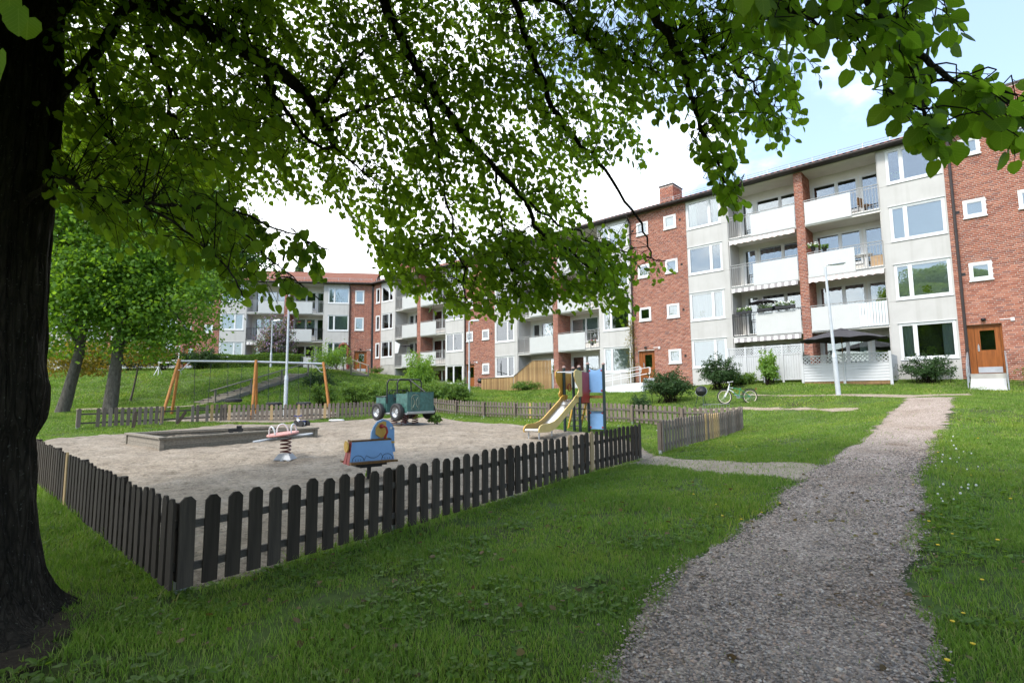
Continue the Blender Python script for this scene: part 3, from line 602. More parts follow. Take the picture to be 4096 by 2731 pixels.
def roof(root, F, s0, s1, ze, slope=0.40, depth=5.3, over=0.42):
    st = MB(); st.box(s0, s1, -over, 0.3, ze, ze+.10); st.build('eaves', M_['gutter'], root, F)
    n = int((s1-s0)/0.075); rows = int((depth+over)/0.36); xs_ = s0+(s1-s0)*np.arange(n+1)/n; wave = 0.022*np.cos(xs_*2*PI/0.30); V = []; Fq = []
    for r in range(rows):
        for e in (0, 1):
            y = -over-0.06+0.36*(r+e); z = ze+.13+slope*(y+over)+(0.035 if e == 0 else 0.0); V.append(np.stack([xs_, np.full(n+1, y), z+wave], 1))
        b = 2*r*(n+1); i = np.arange(n); Fq.append(np.stack([b+i, b+i+1, b+n+1+i+1, b+n+1+i], 1))
        if r: p = b-(n+1); Fq.append(np.stack([p+i, p+i+1, b+i+1, b+i], 1))
    rt = mobj('roof', npmesh('roof', np.concatenate(V), np.concatenate(Fq), M_['tile'], True), root, F)
    g = MB(); g.tube([(s0, -over-.05, ze+.04), (s1, -over-.05, ze+.04)], 0.065, 8); g.build('gutter', M_['gutter'], root, F, True)
    sr = MB(); z = ze+.13+slope*0.7
    for dz in (.14, .26): sr.tube([(s0+.3, 0.28, z+dz), (s1-.3, 0.28, z+dz)], 0.014, 5)
    k = int((s1-s0)/1.1)
    for i in range(k+1): x = s0+.3+(s1-s0-.6)*i/k; sr.box(x-.015, x+.015, .27, .30, z-.1, z+.28)
    sr.build('snow_guard', M_['galv'], root, F)
    bk = MB(); zr = ze+.1+slope*(depth+over); bk.add([(s0,depth,zr),(s1,depth,zr),(s1,2*depth,ze),(s0,2*depth,ze)], [(0,1,2,3)]); bk.build('rear_roof', M_['tile'], root, F)
def downpipe(root, F, s, z0, z1, m='gutter', bend=True):
    mb = MB(); pts = ([(s, -.47, z1+.05), (s, -.42, z1-.12), (s, -.11, z1-.42)] if bend else [])+[(s, -.10, z1-.7), (s, -.10, z0+.35), (s, -.10, z0+.12), (s, -.24, z0)]
    mb.tube(pts, 0.055, 8)
    for z in np.arange(z0+1.2, z1-1, 2.6): mb.lathe([(.066,-.05),(.066,.05)], 8, 'z', (s, -.10, z))
    mb.build('downpipe', M_[m], root, F, True)
def chimney(root, F, s0, s1, y0, y1, z0, z1):
    mb = MB(); mb.box(s0, s1, y0, y1, z0, z1); w = mb.build('chimney', M_['mortar'], root, F)
    V, f = brick_mesh(brick_list(s0, s1, z0, z1, []), F, y0); V2, f2 = brick_mesh(brick_list(y0, y1, z0, z1, []), F, side=(s1, 1.0))
    mobj('brick', npmesh('brick', np.concatenate([V, V2]), np.concatenate([f, f2+len(V)]), M_['brick']), w, F, 'stuff')
    MB().box(s0-.05, s1+.05, y0-.05, y1+.05, z1, z1+.08).build('chimney_cap', M_['gutter'], w, F)
H1 = [4.57+2.75*k+0.02 for k in range(4)]   # window heads of the long block
# --- long block, right part
sm = lambda a, b, z0, z1, ks, cov='net': [(a, b, z0+2.75*k, z1+2.75*k, cov) for k in ks]
def near_px(b):
    s = (b[0]+b[1])/2; return (abs(b[2]-5.0)*0.25+(0 if -1.2 < s < .75 else 50)) if s < .75 else 99
stair_bay(house, F1, -1.2, 2.75, 1.7, EAVE1, sm(-.68,.06,3.5,4.25,(1,2,3),'blind')+sm(1.05,1.8,3.5,4.25,(0,1,2,3),'blind'), (-.93,.17,2.28,4.35), singles=near_px, vents=[(-.93, 6.5), (-.93, 9.25), (-.93, 12.0)])
grey_bay(house, F1, -3.6, -1.2, 1.9, EAVE1, -3.27, -1.28, [h+.05 for h in H1], 1.62, 0.29, {0:'curtain',1:'blind',2:'blind',3:'none'})
balcony_bay(house, F1, -6.85, -3.6, ZF, EAVE1, False, ground=1.98, opts={1:{'slats':True,'cover':'none'},2:{'cover':'none'},3:{'cover':'none'}})
pier(house, F1, -7.24, -6.85, 1.7, EAVE1)
balcony_bay(house, F1, -10.75, -7.24, ZF, EAVE1, True, ground=2.1, opts={1:{'dark':True,'cover':'none'},2:{'cover':'none'},3:{'cover':'none'}})
grey_bay(house, F1, -13.18, -10.75, 2.0, EAVE1, -13.12, -11.13, [h+.06 for h in H1], 1.62, 0.68, {0:'blind',1:'net',2:'none',3:'curtain'})
stair_bay(house, F1, -17.05, -13.18, 1.6, EAVE1, sm(-16.48,-15.67,3.37,4.2,(1,2,3),'none')+sm(-14.6,-13.8,3.37,4.2,(0,1,2,3)), (-16.67,-15.54,2.25,4.23), vents=[(-13.62, z) for z in (3.7, 6.45, 9.2, 11.95)]+[(-16.85, 6.45), (-16.85, 9.2), (-16.85, 11.95)])
# --- long block, middle part
grey_bay(house, F1, -19.5, -17.05, 1.6, EAVE1, -19.2, -17.18, [h-.0 for h in H1], 1.62, 0.30, {0:'blind',1:'none',2:'none',3:'none'})
balcony_bay(house, F1, -23.03, -19.5, ZF, EAVE1, False, frac=0.33)
pier(house, F1, -23.45, -23.03, 1.5, EAVE1)
balcony_bay(house, F1, -26.95, -23.45, ZF, EAVE1, True, frac=0.36, opts={0:{}})
grey_bay(house, F1, -29.4, -26.95, 1.5, EAVE1, -29.32, -27.3, [h-.02 for h in H1], 1.62, 0.66, {0:'blind',1:'net'})
stair_bay(house, F1, JOIN, -29.4, 1.6, EAVE1, sm(-32.73,-31.94,3.3,4.08,(1,2,3),'none')+sm(-30.82,-30.03,3.3,4.08,(0,1,2,3)), (-32.85,-31.78,2.0,4.12), vents=[(-29.82, 6.4)])
roof(house, F1, JOIN-.1, 2.75, EAVE1)
for s in (-.98, -16.93): downpipe(house, F1, s, 2.1 if s > -2 else 1.9, EAVE1)
downpipe(house, F1, JOIN+.12, 2.2, EAVE1)
chimney(house, F1, -16.05, -15.1, 2.5, 3.9, 13.2, 15.45)
chimney(house, F1, 0.35, 2.7, 1.3, 3.2, 13.2, 14.9)
# --- long block, far bend
LEN3 = 12.98; H3 = [4.13, 6.88, 9.63, 12.38]
grey_bay(house, F3, -2.4, 0.0, 1.9, EAVE3, -2.3, -.25, H3, 1.58, 0.45, {0:'curtain',1:'net'})
balcony_bay(house, F3, -5.75, -2.4, ZF3, EAVE3, False, frac=0.36)
pier(house, F3, -6.2, -5.75, 2.0, EAVE3)
balcony_bay(house, F3, -9.5, -6.2, ZF3, EAVE3, True, frac=0.34)
grey_bay(house, F3, -11.75, -9.5, 4.55, EAVE3, -11.65, -9.85, H3[1:], 1.58, 0.66)
MB().box(-11.75, -9.5, 0.02, 3, 1.5, 4.55).build('concrete_plinth', M_['concrete'], house, F3)
stair_bay(house, F3, -LEN3, -11.75, 2.5, EAVE3, [(-12.55,-11.9,z,z+1.5,'blind') for z in (5.3, 8.05, 10.8)])
roof(house, F3, -LEN3-.3, 0.0, EAVE3)
chimney(house, F3, -12.2, -10.8, 2.6, 4.0, 13.3, 15.6)
# --- far block
H2 = [6.88, 9.63, 12.38]; ZF2 = [4.37, 7.12, 9.87]; S_C = -6.05
stair_bay(block, F2, -8.2, S_C+.05, 3.5, EAVE3, [(-7.62,-6.75,z,z+1.3,'blind') for z in (8.12, 10.87)], (-7.62,-6.4,4.0,6.02))
grey_bay(block, F2, -10.65, -8.2, 3.6, EAVE3, -10.24, -8.22, H2, 1.56, 0.30)
balcony_bay(block, F2, -13.9, -10.65, ZF2, EAVE3, False, frac=0.33, opts={1:{'dark':True}})
pier(block, F2, -14.36, -13.9, 3.6, EAVE3)
balcony_bay(block, F2, -17.85, -14.36, ZF2, EAVE3, True, frac=0.30, opts={1:{'dark':True}})
grey_bay(block, F2, -20.25, -17.85, 3.6, EAVE3, -20.18, -18.1, H2, 1.56, 0.62)
stair_bay(block, F2, -24.0, -20.25, 3.6, EAVE3, sm(-21.6,-20.85,5.02,5.77,(0,1,2))+sm(-23.5,-22.75,5.02,5.77,(1,2)), (-23.4,-22.3,4.35,6.5), vents=[(-20.62, 8.0), (-20.62, 10.75)])
grey_bay(block, F2, -26.4, -24.0, 3.6, EAVE3, -26.2, -24.15, H2, 1.56, 0.3)
balcony_bay(block, F2, -29.7, -26.4, ZF2, EAVE3, False)
pier(block, F2, -30.15, -29.7, 3.6, EAVE3)
balcony_bay(block, F2, -33.6, -30.15, ZF2, EAVE3, True)
grey_bay(block, F2, -36.0, -33.6, 3.6, EAVE3, -35.9, -33.9, H2, 1.56, 0.6)
roof(block, F2, -36.0, S_C+.3, EAVE3)
downpipe(block, F2, -8.12, 5.4, EAVE3)
rp = MB(); rp.tube([(-9.0,-.12,6.3),(-8.95,-.16,6.55),(-8.75,-.2,6.72),(-8.45,-.2,6.72),(-8.25,-.18,6.5),(-8.2,-.16,6.1),(-8.2,-.16,4.3),(-8.2,-.16,3.8)], 0.13, 10); rp.build('duct_pipe', M_['redpipe'], block, F2, True)
MB().tube([(-12.9, 3, 14), (-12.9, 3, 15.4)], 0.02, 5).build('aerial', M_['galv'], block, F2)
# ---------------------------------------------------------------- picket fences
def picket_mesh(h, w, m):
    c = w*0.30; mb = MB(); mb.prism([(-w/2,0),(w/2,0),(w/2,h-c*1.1),(w/2-c,h),(-w/2+c,h),(-w/2,h-c*1.1)], -0.011, 0.011, 'y'); return mb.mesh(M_[m], name='picket')
PM = {(m, k): picket_mesh(0.71+0.012*k, 0.118, m) for m in ('picket','picket2','newwood') for k in (-1,0,1)}
def fence(name, label, pts, mat, railm, side, fresh=(), missing=(), spacing=0.198, last_post=True, grp='picket fence stretches round the playground', p_every=2.0):
    """side=+1: pickets on the right-hand side of the line, rails behind them"""
    x0, y0 = pts[0]; root = thing(name, label, 'fence', T(x0, y0, gz(x0, y0)), grp); cnt = 0
    for (ax, ay), (bx, by) in zip(pts[:-1], pts[1:]):
        Ls = math.hypot(bx-ax, by-ay); ang = math.atan2(by-ay, bx-ax); dx, dy = math.cos(ang), math.sin(ang); nx, ny = (dy, -dx)
        np_ = max(1, round(Ls/p_every)); pp = [Ls*i/np_ for i in range(np_+1)]
        for i, s in enumerate(pp[:-1] if not (last_post and (bx, by) == pts[-1]) else pp):
            px, py = ax+dx*(s+.02), ay+dy*(s+.02); z = gz(px, py); MP = T(px, py, z, ang)
            MB().box(-.045,.045,-.045,.045,.10,.72).build('post', M_[mat], root, MP); MB().box(-.035,.035,-.035,.035,-.15,.10).build('post_foot', M_['galv'], root, MP)
        for zr in (.21, .55):
            for s0, s1 in zip(pp[:-1], pp[1:]):
                P = [(ax+dx*s+nx*side*.058, ay+dy*s+ny*side*.058) for s in (s0-.0, s1+.0)]
                MB().bar((*P[0], gz(*P[0])+zr), (*P[1], gz(*P[1])+zr), .03, .062).build('rail', M_[railm], root, Matrix())
        n = int(Ls/spacing); 
        for i in range(n+1):
            s = i*Ls/n; k = cnt; cnt += 1
            if k in missing: continue
            px, py = ax+dx*s+nx*side*.088, ay+dy*s+ny*side*.088
            mt = 'newwood' if k in fresh else mat
            mobj('picket', PM[(mt, random.choice((-1,0,1)))], root, T(px, py, gz(px, py)+.055+random.uniform(-.008,.008), ang) @ Matrix.Rotation(random.gauss(0, .010), 4, 'Y'))
    return root
fence('picket_fence', 'dark brown picket fence running from the corner by the big tree to the gate opening', [A0, A1], 'picket', 'rail', 1, fresh=(32,36), spacing=0.186)
fence('picket_fence', 'dark picket fence seen almost edge-on along the shaded lawn beside the big trunk', [A0, LF1], 'picket', 'rail', -1, fresh=(24,), spacing=0.190)
fence('picket_fence', 'short grey picket fence beyond the gate opening with a run of fresh yellow pickets', [G0, G1], 'picket2', 'rail2', 1, fresh=(16,18,19,20,21,22), spacing=0.190)
fence('picket_fence', 'grey picket fence behind the slide and the toy jeep with its rails facing the sand', [(-4.4, 28.35), (7.57, 17.75)], 'picket2', 'rail2', -1, fresh=(36,46,52), spacing=0.190)
fence('picket_fence', 'picket fence between the sandbox and the swings with gaps where pickets are missing', [(-16.4,20.0),(-14.6,22.0),(-13.0,23.9),(-10.6,24.7),(-8.4,25.4),(-4.4,28.4)][::-1], 'picket2', 'rail', -1,
      fresh=(30,36,43,52,57,67), missing=(59,62,63,65,66,80,81), spacing=0.190)
for k, (p, lean, rz, lb) in enumerate((((305,984), 0.12, 0.2, 'loose dark picket stuck upright in the sand near the fence end'), ((404,975), 0.55, 0.1, 'loose dark picket leaning sharply against the fence by the sandbox'))):
    x, y = gnd(*p); o = mobj('loose_picket', PM[('picket', 0)], None, T(x, y, gz(x, y)-.05, rz) @ Matrix.Rotation(lean, 4, 'Y')); tag(o, lb, 'picket', 'loose pickets')

# ---------------------------------------------------------------- sandbox
cs = [(-8.98,13.6),(-6.13,16.5),(-8.22,18.2),(-11.07,15.3)]
sb = thing('sandbox', 'long grey timber sandbox with plank rim on the playground', 'sandbox', T(-8.6, 15.9, gz(-8.6, 15.9)))
ztop = [gz(*c)+h for c, h in zip(cs, (.35,.33,.30,.33))]
for i in range(4):
    a, b = cs[i], cs[(i+1) % 4]; za, zb = ztop[i], ztop[(i+1) % 4]
    for k in range(2): MB().bar((*a, za-.10-.155*k), (*b, zb-.10-.155*k), .045, .148).build('side_plank', M_['greyboard'], sb, Matrix())
    d = Vector((b[0]-a[0], b[1]-a[1], 0)).normalized()*.08
    MB().bar((a[0]-d.x, a[1]-d.y, za+.004*i), (b[0]+d.x, b[1]+d.y, zb+.004*i), .16, .045).build('rim_plank', M_['greyboard'], sb, Matrix())
    MB().box(-.05,.05,-.05,.05,-.45,-.03).build('corner_post', M_['greyboard'], sb, T(*a, za, .78))
V = []; n = 14
for j in range(n+1):
    for i in range(n+1):
        u, w = i/n, j/n; p = [(1-u)*(1-w)*cs[0][k]+u*(1-w)*cs[1][k]+u*w*cs[2][k]+(1-u)*w*cs[3][k] for k in (0,1)]
        V.append((*p, gz(*p)+.17+.10*float(vnoise(p[0], p[1], .6, 4))))
Fq = [(j*(n+1)+i, j*(n+1)+i+1, (j+1)*(n+1)+i+1, (j+1)*(n+1)+i) for j in range(n) for i in range(n)]
mobj('box_sand', npmesh('box_sand', V, Fq, M_['sand'], True), sb, Matrix())
x, y = -8.35, 16.0; tt = thing('toy_truck', 'small black toy truck lying on the sand inside the sandbox', 'toy truck', T(x, y, gz(x, y)+.27, .5))
MB().box(-.2,.2,-.09,.09,.05,.14).box(.02,.16,-.08,.08,.14,.22).build('body', M_['black'], tt)
for a in (-.12,.12):
    for b in (-.1,.1): MB().lathe([(.06,-.02),(.06,.02)], 10, 'y', (a,b,.05)).build('wheel', M_['rubber'], tt)
x, y = gnd(690, 981); tr = thing('tricycle', 'little white and blue push tricycle behind the far end of the sandbox', 'tricycle', T(x, y, gz(x, y), 2.6) @ Matrix.Scale(1.15, 4))
MB().tube([(.22,0,.12),(.16,0,.38)], .03, 8).tube([(.17,0,.28),(-.02,0,.16),(-.22,0,.14)], .045, 8).build('frame', M_['white'], tr, None, True)
MB().tube([(.15,-.16,.42),(.16,0,.39),(.15,.16,.42)], .022, 6).box(-.2,.02,-.08,.08,.2,.25).build('saddle', simple('toy_blue',(0.03,0.04,0.20),0.4), tr)
for a, b in ((.24,0),(-.2,.13),(-.2,-.13)): MB().lathe([(.0,-.03),(.13,-.03),(.13,.03),(0,.03)], 14, 'y', (a,b,.13)).build('wheel', M_['rubber'], tr)
x, y = gnd(773, 966.5); tag(MB().lathe([(.0,.05),(.32,.045),(.36,0.0)], 20).build('drain_lid', M_['white'], None, T(x, y, gz(x, y)+.03), True), 'flat white lid lying on the sand at the foot of the fence', 'lid')

# ---------------------------------------------------------------- spring see-saw with three seats
def helix(r, z0, z1, turns, n=90): return [(r*math.cos(2*PI*turns*i/n), r*math.sin(2*PI*turns*i/n), z0+(z1-z0)*i/n) for i in range(n+1)]
x, y = -4.97, 11.65; sp = thing('spring_carousel', 'round faded red spring see-saw with three grey seats and white hoops', 'spring rocker', T(x, y, gz(x, y)+.02))
tl = WM[sp.name] @ Matrix.Rotation(R(-5), 4, 'Y') @ Matrix.Rotation(R(4), 4, 'X')
MB().lathe([(.32,-.018),(.33,0),(.32,.018)], 36, 'z', (0,0,.60)).build('disc', M_['pink'], sp, tl)
def wing(a):
    pl = [(.18,-.08),(.36,-.06),(.46,-.10),(.60,-.11),(.66,-.05),(.66,.05),(.60,.11),(.46,.10),(.36,.06),(.18,.08)]; mb = MB(); mb.prism(pl, .535, .56, 'z'); mb.build('seat', M_['greyplate'], sp, tl @ Matrix.Rotation(a, 4, 'Z'))
    hp = [(.25+.0*k, .115*math.cos(PI*k/12), .62+.175*math.sin(PI*k/12)) for k in range(13)]; MB().tube(hp, .017, 8).build('handle', M_['white'], sp, tl @ Matrix.Rotation(a, 4, 'Z'), True)
for a in (R(-5), R(115), R(235)): wing(a)
MB().tube(helix(.105,.17,.50,4.2), .016, 6).build('spring', M_['springred'], sp, None, True)
MB().lathe([(.09,.50),(.10,.53),(.20,.535)], 16).build('bracket', M_['greyplate'], sp)
bs = MB(); bs.add([(-.19,-.17,.05),(.19,-.17,.05),(.19,.17,.05),(-.19,.17,.05),(-.11,-.10,.17),(.11,-.10,.17),(.11,.10,.17),(-.11,.10,.17)], [(0,1,2,3),(4,5,6,7),(0,1,5,4),(1,2,6,5),(2,3,7,6),(3,0,4,7)]); bs.box(-.03,.03,-.19,-.13,-.1,.05); bs.box(.1,.16,-.17,-.11,-.1,.05); bs.build('base', M_['greyplate'], sp)

# ---------------------------------------------------------------- elephant spring rider
x, y = -2.56, 9.5; el = thing('elephant_rider', 'light blue elephant rocker with yellow ear and red handle behind the near fence', 'spring rocker', T(x, y, gz(x, y), R(36)))
def yprism(poly, y0, y1, nm, m, rx=0.0): return MB().prism(poly, y0, y1, 'y').build(nm, M_[m], el)
for s in (-1, 1):
    p = MB(); a = [(-.40,.38),(.40,.38),(.36,.72),(-.35,.72)]; yb, yt = .17*s, .10*s; e = .018*s
    p.add([(q[0], (yb if q[1] < .5 else yt)-(0 if i < 4 else e), q[1]) for i, q in enumerate(a+a)], [(0,1,2,3),(7,6,5,4),(0,4,5,1),(1,5,6,2),(2,6,7,3),(3,7,4,0)]); sd = p.build('side_board', M_['blue'], el)
    ln = MB(); f = lambda X, Z: (X, ((.17+(.10-.17)*(Z-.38)/.34)+.003)*s, Z)
    for cxx in (-.26, .27): ln.tube([f(cxx+.105*math.cos(PI*k/12), .385+.10*math.sin(PI*k/12)) for k in range(13)], .004, 4); [ln.tube([f(cxx+dx, .39), f(cxx+dx, .425)], .0035, 4) for dx in (-.045,0,.045)]
    ln.tube([f(-.155,.40), f(-.11,.475), f(-.04,.435), f(.03,.425), f(.10,.45), f(.155,.50), f(.18,.45), f(.19,.41)], .004, 4); ln.build('outline', M_['line'], sd, WM[el.name])
    MB().box(-.42,.42, min(.165*s,.29*s), max(.165*s,.29*s), .345, .382).build('footrest', M_['seatbrown'], el)
    MB().prism([(.10,.82),(.10,.93),(.16,1.02),(.25,1.05),(.29,1.04),(.30,.86),(.27,.78),(.20,.75)], min(.022*s,.045*s), max(.022*s,.045*s), 'y').build('ear', M_['yellow'], el)
    MB().prism([(.27,.80),(.31,.80),(.33,.70),(.46,.68),(.46,.65),(.27,.645)], min(.022*s,.04*s), max(.022*s,.04*s), 'y').build('tusk', M_['yellow'], el)
    MB().tube([(.20,.045*s,.965),(.21,.13*s,.965),(.25,.15*s,.94),(.275,.14*s,.86),(.25,.09*s,.76),(.255,.075*s,.66)], .019, 8).lathe([(.04,0),(.04,.018)], 12, 'y', (.20,.045*s if s > 0 else -.063,.965)).box(.235,.275, min(.07*s,.098*s), max(.07*s,.098*s), .60, .76).build('handle', M_['red'], el, None, True)
hp = [(.02,.74),(.03,.86),(.07,.96),(.14,1.05),(.24,1.09),(.34,1.06),(.42,.99),(.46,.90),(.465,.60),(.485,.52),(.475,.485),(.40,.50),(.385,.60),(.36,.66),(.34,.70),(.24,.72)]
MB().prism(hp, -.02, .02, 'y').build('head', M_['blue'], el)
for s in (-1,1): MB().lathe([(.022,0),(.022,.004)], 12, 'y', (.395,.0205 if s > 0 else -.0245,.925)).build('eye', M_['white'], el); MB().box(.41,.46,min(.0205*s,.024*s),max(.0205*s,.024*s),.905,.915).build('eye_line', M_['line'], el)
MB().add([(-.355,-.11,.715),(.37,-.11,.715),(.37,.11,.715),(-.355,.11,.715),(-.355,-.12,.745),(.36,-.12,.745),(.36,.12,.745),(-.355,.12,.745)], [(0,1,2,3),(4,5,6,7),(0,1,5,4),(1,2,6,5),(2,3,7,6),(3,0,4,7)]).build('seat', M_['seatbrown'], el)
MB().add([(-.415,-.16,.33),(-.415,-.012,.33),(-.355,-.012,.71),(-.355,-.095,.71),(-.395,-.16,.33),(-.395,-.012,.33),(-.335,-.012,.71),(-.335,-.095,.71)], [(0,1,2,3),(4,5,6,7),(0,1,5,4),(1,2,6,5),(2,3,7,6),(3,0,4,7)]).add([(-.415,.16,.33),(-.415,.012,.33),(-.355,.012,.71),(-.355,.095,.71),(-.395,.16,.33),(-.395,.012,.33),(-.335,.012,.71),(-.335,.095,.71)], [(0,1,2,3),(4,5,6,7),(0,1,5,4),(1,2,6,5),(2,3,7,6),(3,0,4,7)]).build('back_board', M_['red'], el)
MB().lathe([(.0,-.01),(.10,-.01),(.10,.012),(0,.012)], 20, 'x', (-.415,0,.635)).build('tail_disc', M_['yellow'], el)
MB().box(-.28,.28,-.13,.13,.29,.345).box(-.2,.2,-.10,.10,.26,.29).build('underframe', M_['black'], el)
MB().tube([(0,0,-.1),(0,0,.27)], .038, 12).build('spring_post', M_['black'], el)

# ---------------------------------------------------------------- toy jeep on springs
jx, jy = -4.30, 21.1; jr = math.atan2(.64, -.77); jp = thing('toy_jeep', 'dark green wooden spring jeep with black roll bars standing on the sand', 'play vehicle', T(jx, jy, gz(jx, jy)+.02, jr))
def jb(nm, m, *boxes):
    mb = MB()
    for b in boxes: mb.box(*b)
    return mb.build(nm, M_[m], jp)
jb('rear_panel', 'jeepgreen', (-.97,-.93,-.66,.66,.55,1.34)); jl = MB()
XO = -.9735; a0, a1, b0, b1 = .10, .46, .68, 1.24
jl.tube([(XO,a1,b0),(XO,a0,b0),(XO,a0,b1-.10),(XO,a0+.06,b1-.02),(XO,a0+.16,b1),(XO,a1-.08,b1-.02),(XO,a1,b1-.09)], .006, 4, closed=True)
for p, q in (((.16,.74),(.23,.88)),((.40,.74),(.33,.88)),((.16,1.13),(.23,1.01)),((.40,1.13),(.33,1.01))): jl.tube([(XO,*p),(XO,*q)], .010, 4)
jl.tube([(XO,.23,.88),(XO,.33,.88),(XO,.33,1.01),(XO,.23,1.01)], .008, 4, closed=True); jl.tube([(XO,.26,.92),(XO,.31,.92),(XO,.31,.97),(XO,.26,.97)], .005, 4, closed=True)
jl.build('jerrycan_outline', M_['paleline'], jp)
jb('side_panel', 'jeepgreen', (-.93,-.30,.62,.66,.55,1.28)); jb('side_panel', 'jeepgreen', (-.93,-.30,-.66,-.62,.55,1.28)); jb('side_panel', 'jeepgreen', (.38,.98,.60,.66,.55,1.16)); jb('side_panel', 'jeepgreen', (.38,.98,-.66,-.60,.55,1.16))
jb('dashboard', 'jeepgreen', (.34,.38,-.62,.62,.55,1.26)); jb('front_panel', 'jeepgreen', (.95,.99,-.6,.6,.55,1.14)); jb('bonnet', 'white', (.40,.96,-.42,.42,1.165,1.195)); jb('wing_edge', 'black', (.38,1.0,.43,.68,1.155,1.19), (.38,1.0,-.68,-.43,1.155,1.19))
jb('floor_plate', 'greyplate', (-.97,.97,-.67,.67,.50,.545)); jb('bumper', 'galv', (-1.02,-.975,-.68,.68,.535,.60)); jb('bench', 'seatbrown', (-.75,-.35,-.58,.58,.86,.90)); jb('bench_back', 'jeepgreen', (-.80,-.76,-.58,.58,.6,1.3))
for X in (.36, -.28):
    hp = [(X,.60,.9),(X,.60,1.66)]+[(X,.60-.16*(1-math.cos(k*PI/12)),1.66+.18*math.sin(k*PI/12)) for k in range(1,7)]; hp = hp+[(X,-p[1],p[2]) for p in hp[::-1]]; MB().tube(hp, .030, 10).build('roll_bar', M_['black'], jp, None, True)
MB().tube([(.36,.30,1.84),(-.28,.30,1.84)], .024, 8).tube([(.36,-.30,1.84),(-.28,-.30,1.84)], .024, 8).tube([(-.28,.0,1.84),(-.93,-.25,1.34)], .026, 8).build('roof_bar', M_['black'], jp, None, True)
wr = MB(); wr.tube([(.36,-.5,1.24),(.36,-.5,1.36),(.36,-.42,1.42),(.36,.42,1.42),(.36,.5,1.36),(.36,.5,1.24)], .018, 6)
for k in range(5): wr.tube([(.36,-.36+.18*k,1.25),(.36,-.36+.18*k,1.42)], .010, 5)
wr.build('windscreen_frame', M_['black'], jp, None, True)
MB().tube([(.12+.05*math.sin(2*PI*k/20), .30+.17*math.cos(2*PI*k/20), 1.18+.15*math.sin(2*PI*k/20)) for k in range(20)], .016, 6, closed=True).tube([(.34,.30,1.0),(.12,.30,1.18)], .014, 6).build('steering_wheel', M_['black'], jp, None, True)
for X in (-.52, .66):
    for s in (-1, 1):
        MW = WM[jp.name] @ Matrix.Translation((X, s*.80, .58)) @ Matrix.Rotation(0 if s > 0 else PI, 4, 'Z')
        w = MB().lathe([(.20,-.10),(.29,-.11),(.335,-.07),(.345,0),(.335,.07),(.29,.11),(.20,.10),(.20,-.10)], 32, 'y').build('wheel', M_['rubber'], jp, MW, True)
        MB().lathe([(.0,.02),(.08,.03),(.14,.0),(.17,.02),(.20,.085),(.21,.085),(.205,.0),(0,-.02)], 24, 'y').build('rim', M_['galv'], w, MW, True)
        lg = MB(); [lg.lathe([(.012,.0),(.012,.05)], 6, 'y', (.10*math.cos(2*PI*k/5), 0, .10*math.sin(2*PI*k/5))) for k in range(5)]; lg.build('wheel_bolts', M_['black'], w, MW)
for X, Y in ((-.3,.28),(-.3,-.28),(.3,.28),(.3,-.28)): MB().tube([(X+p[0], Y+p[1], p[2]) for p in helix(.12,.10,.48,4.5,80)], .018, 6).build('spring', M_['springred'], jp, None, True)
MB().box(-.06,.06,-.06,.06,-.1,.5).tube([(-.9,-.9,-.05),(-.55,-.6,.05),(-.3,-.3,.10),(.3,.3,.10),(.6,.6,.02)], .05, 8).tube([(-.6,.6,.0),(.6,-.6,.0)], .05, 8).build('ground_anchor', M_['greyplate'], jp)

# ---------------------------------------------------------------- slide
sx, sy = 1.97, 17.5; sr_ = math.atan2(.85, .52); sg = gz(sx, sy); sl = thing('playground_slide', 'small steel slide with yellow sides and a blue panelled tower at the sand edge', 'slide', T(sx, sy, sg, sr_))
for X, Y, top in ((0,.275,2.17),(0,-.275,2.17),(.73,-.275,2.30),(.73,.275,2.17),(.73,-.84,2.27)):
    p = MB().tube([(X,Y,-.02),(X,Y,top)], .050, 12).build('post', M_['darkgreen'], sl, None, True); c = WM[sl.name]
    MB().tube([(X,Y,-.25),(X,Y,.10)], .028, 10).build('post_foot', M_['galv'], p, c); MB().lathe([(.062,top),(.062,top+.035),(.03,top+.065),(0,top+.07)], 12, 'z', (X,Y,0)).build('post_cap', M_['capgrey'], p, c, True)
prof = [(.12,1.12),(-.18,1.115),(-.34,1.06),(-.48,.96),(-1.60,.43),(-1.85,.345),(-2.15,.30),(-2.72,.29)]
ch = MB()
for (a, b) in zip(prof[:-1], prof[1:]): ch.add([(a[0],-.225,a[1]),(a[0],.225,a[1]),(b[0],.225,b[1]),(b[0],-.225,b[1])], [(0,1,2,3)])
ch.build('chute', M_['steelslide'], sl, None, True); MB().tube([(-2.72,-.24,.275),(-2.72,.24,.275)], .045, 12).build('chute_lip', M_['steelslide'], sl, None, True)
up = [(x+.03, z+.15-.05*(i == len(prof)-1)) for i, (x, z) in enumerate(prof)]; dn = [(x, z-.10) for x, z in prof]; dn[-1] = (-2.76, .22)
